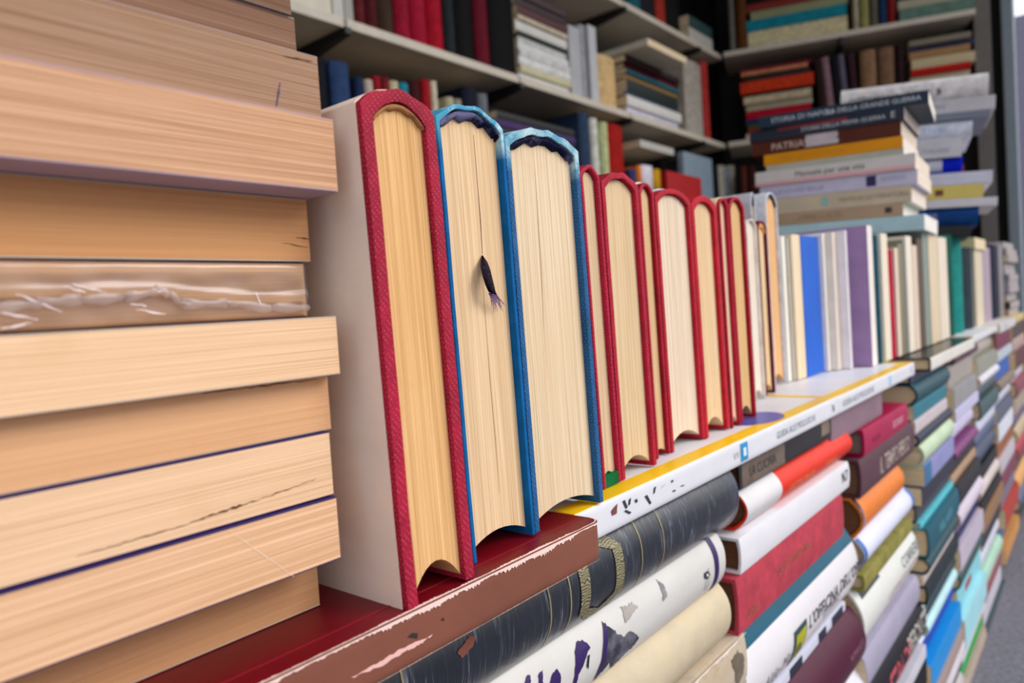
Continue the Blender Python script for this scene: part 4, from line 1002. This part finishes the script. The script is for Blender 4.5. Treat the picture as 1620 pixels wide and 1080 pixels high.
letters(E1[1], 'SECONDO', .60, .010, plain('e8b4c8', .6), -.1); letters(E1[1], 'VOLUME', .15, .008, plain('6c0638', .6), -.2)
letters(E1[2], 'IL TEMPO PERSO', .30, .024, plain('a8988c', .6), -.15, stretch=.75, bold=.0003)
band(E1[3], .0, .035, paper('3a2c4c', .6, .5, 'b9a9c4'), -.98, .98, 'patterned_end', .0004)
for a, b in ((0, .035), (.96, 1)): band(E1[4], a, b, plain('0f62b8', .45), -.98, .98, 'blue_end', .0003)
band(E1[6], .06, .34, plain('10262c', .45), .66, .93, 'black_label'); letters(E1[6], 'CORRERE', .66, .016, plain('4a4a54', .6), .25, stretch=1.2); letters(E1[6], 'IL ROMANZO DI UNA VITA', .40, .011, plain('c8a0a0', .6), -.25)
letters(E1[8], 'STRADE', .30, .028, plain('b04450', .6), -.1, bold=.001); letters(E1[8], 'PERDUTE', .64, .024, plain('a9a49c', .6), .1, bold=.0006)
# far columns: (x0, x1, thickness, colour, description)
def fill(specs, x0, x1, ztop, n, jit=.012, Y=.18):
    z = ztop; out = []
    for t, c, d in specs:
        a = x0 + random.uniform(-jit, jit) * .5; b = x1 + random.uniform(-jit, jit) - .006
        hard = random.random() < .55
        out.append(wallbook(d, a, b, z - t, z, c, Y=Y + random.uniform(-.006, .006), hard=hard, arch=(t * random.choice((.06, .22, .3)) if hard else .0006),
                            cover_mat=paper(c, .4, .12), power=2.2, board=.002)); z -= t
    return out
def lab(c, n): return f'{c}, {n} stack of the front wall from the left'
def specs(col, rows):
    used = {}; out = []
    for t, hexc, nm in rows: out.append((t, hexc, f'{nm}, {col}'))
    return out
F1 = fill(specs('fourth stack of front wall', [
 (.012, '2c3c5c', 'thin navy striped book at top'), (.026, '0f5a66', 'dark teal book under the ledge'), (.018, '2f8a9c', 'turquoise thin book'), (.016, 'dccfd2', 'pinkish white thin book'),
 (.013, '26304c', 'midnight blue thin book'), (.024, 'cfe0c0', 'pale mint green rounded book'), (.026, 'a3a4d2', 'lavender book with blue end'), (.022, '3c3c4c', 'charcoal book'), (.020, '54525e', 'iron grey book'),
 (.008, '6fd0dc', 'thin bright cyan book'), (.036, '1f6a7c', 'petrol blue thick book'), (.020, '10505a', 'deep teal slim book'), (.012, 'd9ccc8', 'greyish pink thin book'), (.022, '22363c', 'black-green book'),
 (.012, 'd6e6dc', 'white slim book with green tip'), (.014, '124050', 'dark cyan slim book'), (.016, 'c8ecee', 'ice blue slim book'), (.034, '0f56c0', 'cobalt blue thick book'), (.034, '14a0e6', 'azure blue thick book'),
 (.020, 'b8a49c', 'taupe book'), (.022, 'e6e0e4', 'white book near the pavement'), (.020, '1c2c34', 'black book near the pavement'), (.030, 'c8c2c0', 'pale grey book at the foot')]), .955, 1.180, -.105, 4)
band(F1[6], 0, .2, plain('2a6a94', .5), -.98, .98, 'blue_end'); band(F1[17], .0, .99, plain('e6e4ec', .5), .55, .98, 'white_stripe')
letters(F1[10], 'NELL ARTE', .3, .018, plain('5aa0ac', .6))
F2 = fill(specs('fifth stack of front wall', [
 (.014, '6c2c48', 'plum thin book under the ledge'), (.034, 'b9b0a6', 'stone grey book'), (.030, 'a9a6a8', 'mid grey book'), (.018, 'd4d2ec', 'pale lilac slim book'), (.040, 'dcd4ee', 'thick lilac-white book'),
 (.016, '8a3a7c', 'violet slim book'), (.022, '3a3438', 'anthracite book'), (.014, 'c9a88c', 'sandy slim book'), (.030, '2b2a2e', 'black book in mid wall'), (.040, 'ded2e0', 'rounded pinkish white book'), (.020, '1f2468', 'indigo book'),
 (.034, 'd2c6d6', 'pale mauve book'), (.030, '3e5a5a', 'dark green-grey book'), (.040, '9fdfe8', 'aqua book with red mark'), (.044, 'b4e6ee', 'light aqua thick book'), (.030, 'e4e2ea', 'bright white book'),
 (.024, '38a85a', 'vivid green book'), (.024, 'c4b2a4', 'beige book near the pavement'), (.025, '4c4854', 'slate book at the foot')]), 1.188, 1.425, -.104, 5)
band(F2[13], .3, .55, plain('a0384a', .5), -.3, .3, 'red_mark')
F3 = fill(specs('sixth stack of front wall', [
 (.030, 'c6beb2', 'light stone book under the ledge'), (.030, 'a8a89a', 'sage grey book'), (.016, 'e4dfe6', 'white slim book'), (.026, '58626a', 'slate grey book'), (.030, '4e6a6c', 'grey-teal book'), (.026, 'e2e6f4', 'icy white book'),
 (.030, '5f6a8c', 'blue-grey book'), (.034, '44506c', 'dusty blue book'), (.024, '1f1c20', 'black rounded book'), (.028, 'd9cbc8', 'pale pink book between black ones'), (.020, '17161a', 'jet black book'), (.030, 'a98460', 'camel brown book'),
 (.034, '3a4250', 'dark slate book'), (.040, 'dfdcea', 'rounded off-white book'), (.030, 'b4d6c0', 'pale green slim book'), (.034, '9c5c66', 'dusty rose book'), (.030, 'd6d2dc', 'grey-white book low down'), (.026, '254248', 'dark teal book at the foot')]), 1.432, 1.70, -.104, 6)
F4 = fill(specs('seventh stack of front wall', [
 (.040, '8c2450', 'raspberry book under the ledge'), (.020, 'c9d2d8', 'pale grey-blue book'), (.040, '1f6ec0', 'strong blue book'), (.026, '8d7a6a', 'taupe brown book'), (.030, 'dcd9e8', 'pale lilac book'), (.030, '6c7286', 'pewter book'),
 (.036, 'e8e8f2', 'white thick book'), (.034, 'a8683c', 'copper brown book'), (.030, 'd2ccd4', 'silver grey book'), (.036, '8c4860', 'old rose book'), (.034, '8d8296', 'mauve grey book'), (.040, 'c44a34', 'orange-red book low down'),
 (.040, '4a72a0', 'steel blue book low down'), (.030, 'd9a060', 'amber book low down')]), 1.71, 1.99, -.104, 7)
F5 = fill(specs('eighth stack of front wall', [
 (.036, '5c4438', 'chocolate brown book under the ledge'), (.030, 'c4a8a0', 'powder pink book'), (.040, '6a2c24', 'russet book'), (.030, 'd9d6de', 'pale silver book'), (.034, '9c4c5c', 'rose red book'), (.040, 'b8aa98', 'oatmeal book'),
 (.030, '7c6a84', 'dull purple book'), (.040, 'c9b494', 'sand yellow book'), (.040, 'b4283c', 'cherry red book'), (.034, '7a5a4a', 'walnut book'), (.044, 'dfa860', 'honey coloured book'), (.040, '5a6a88', 'denim blue book'), (.030, '4c4640', 'dark taupe book')]), 2.0, 2.29, -.104, 8)
F6 = fill(specs('ninth stack of front wall', [
 (.06, '9c1f3a', 'carmine book'), (.05, 'd9cfc4', 'pale beige book'), (.06, '3a4a5c', 'storm blue book'), (.05, 'a88a6c', 'tan book'), (.06, 'c9c6d0', 'cool grey book'), (.06, '6c3a30', 'mahogany book'), (.06, 'cfa24c', 'golden yellow book'), (.06, '54524c', 'dark khaki book')]), 2.30, 2.58, -.104, 9)
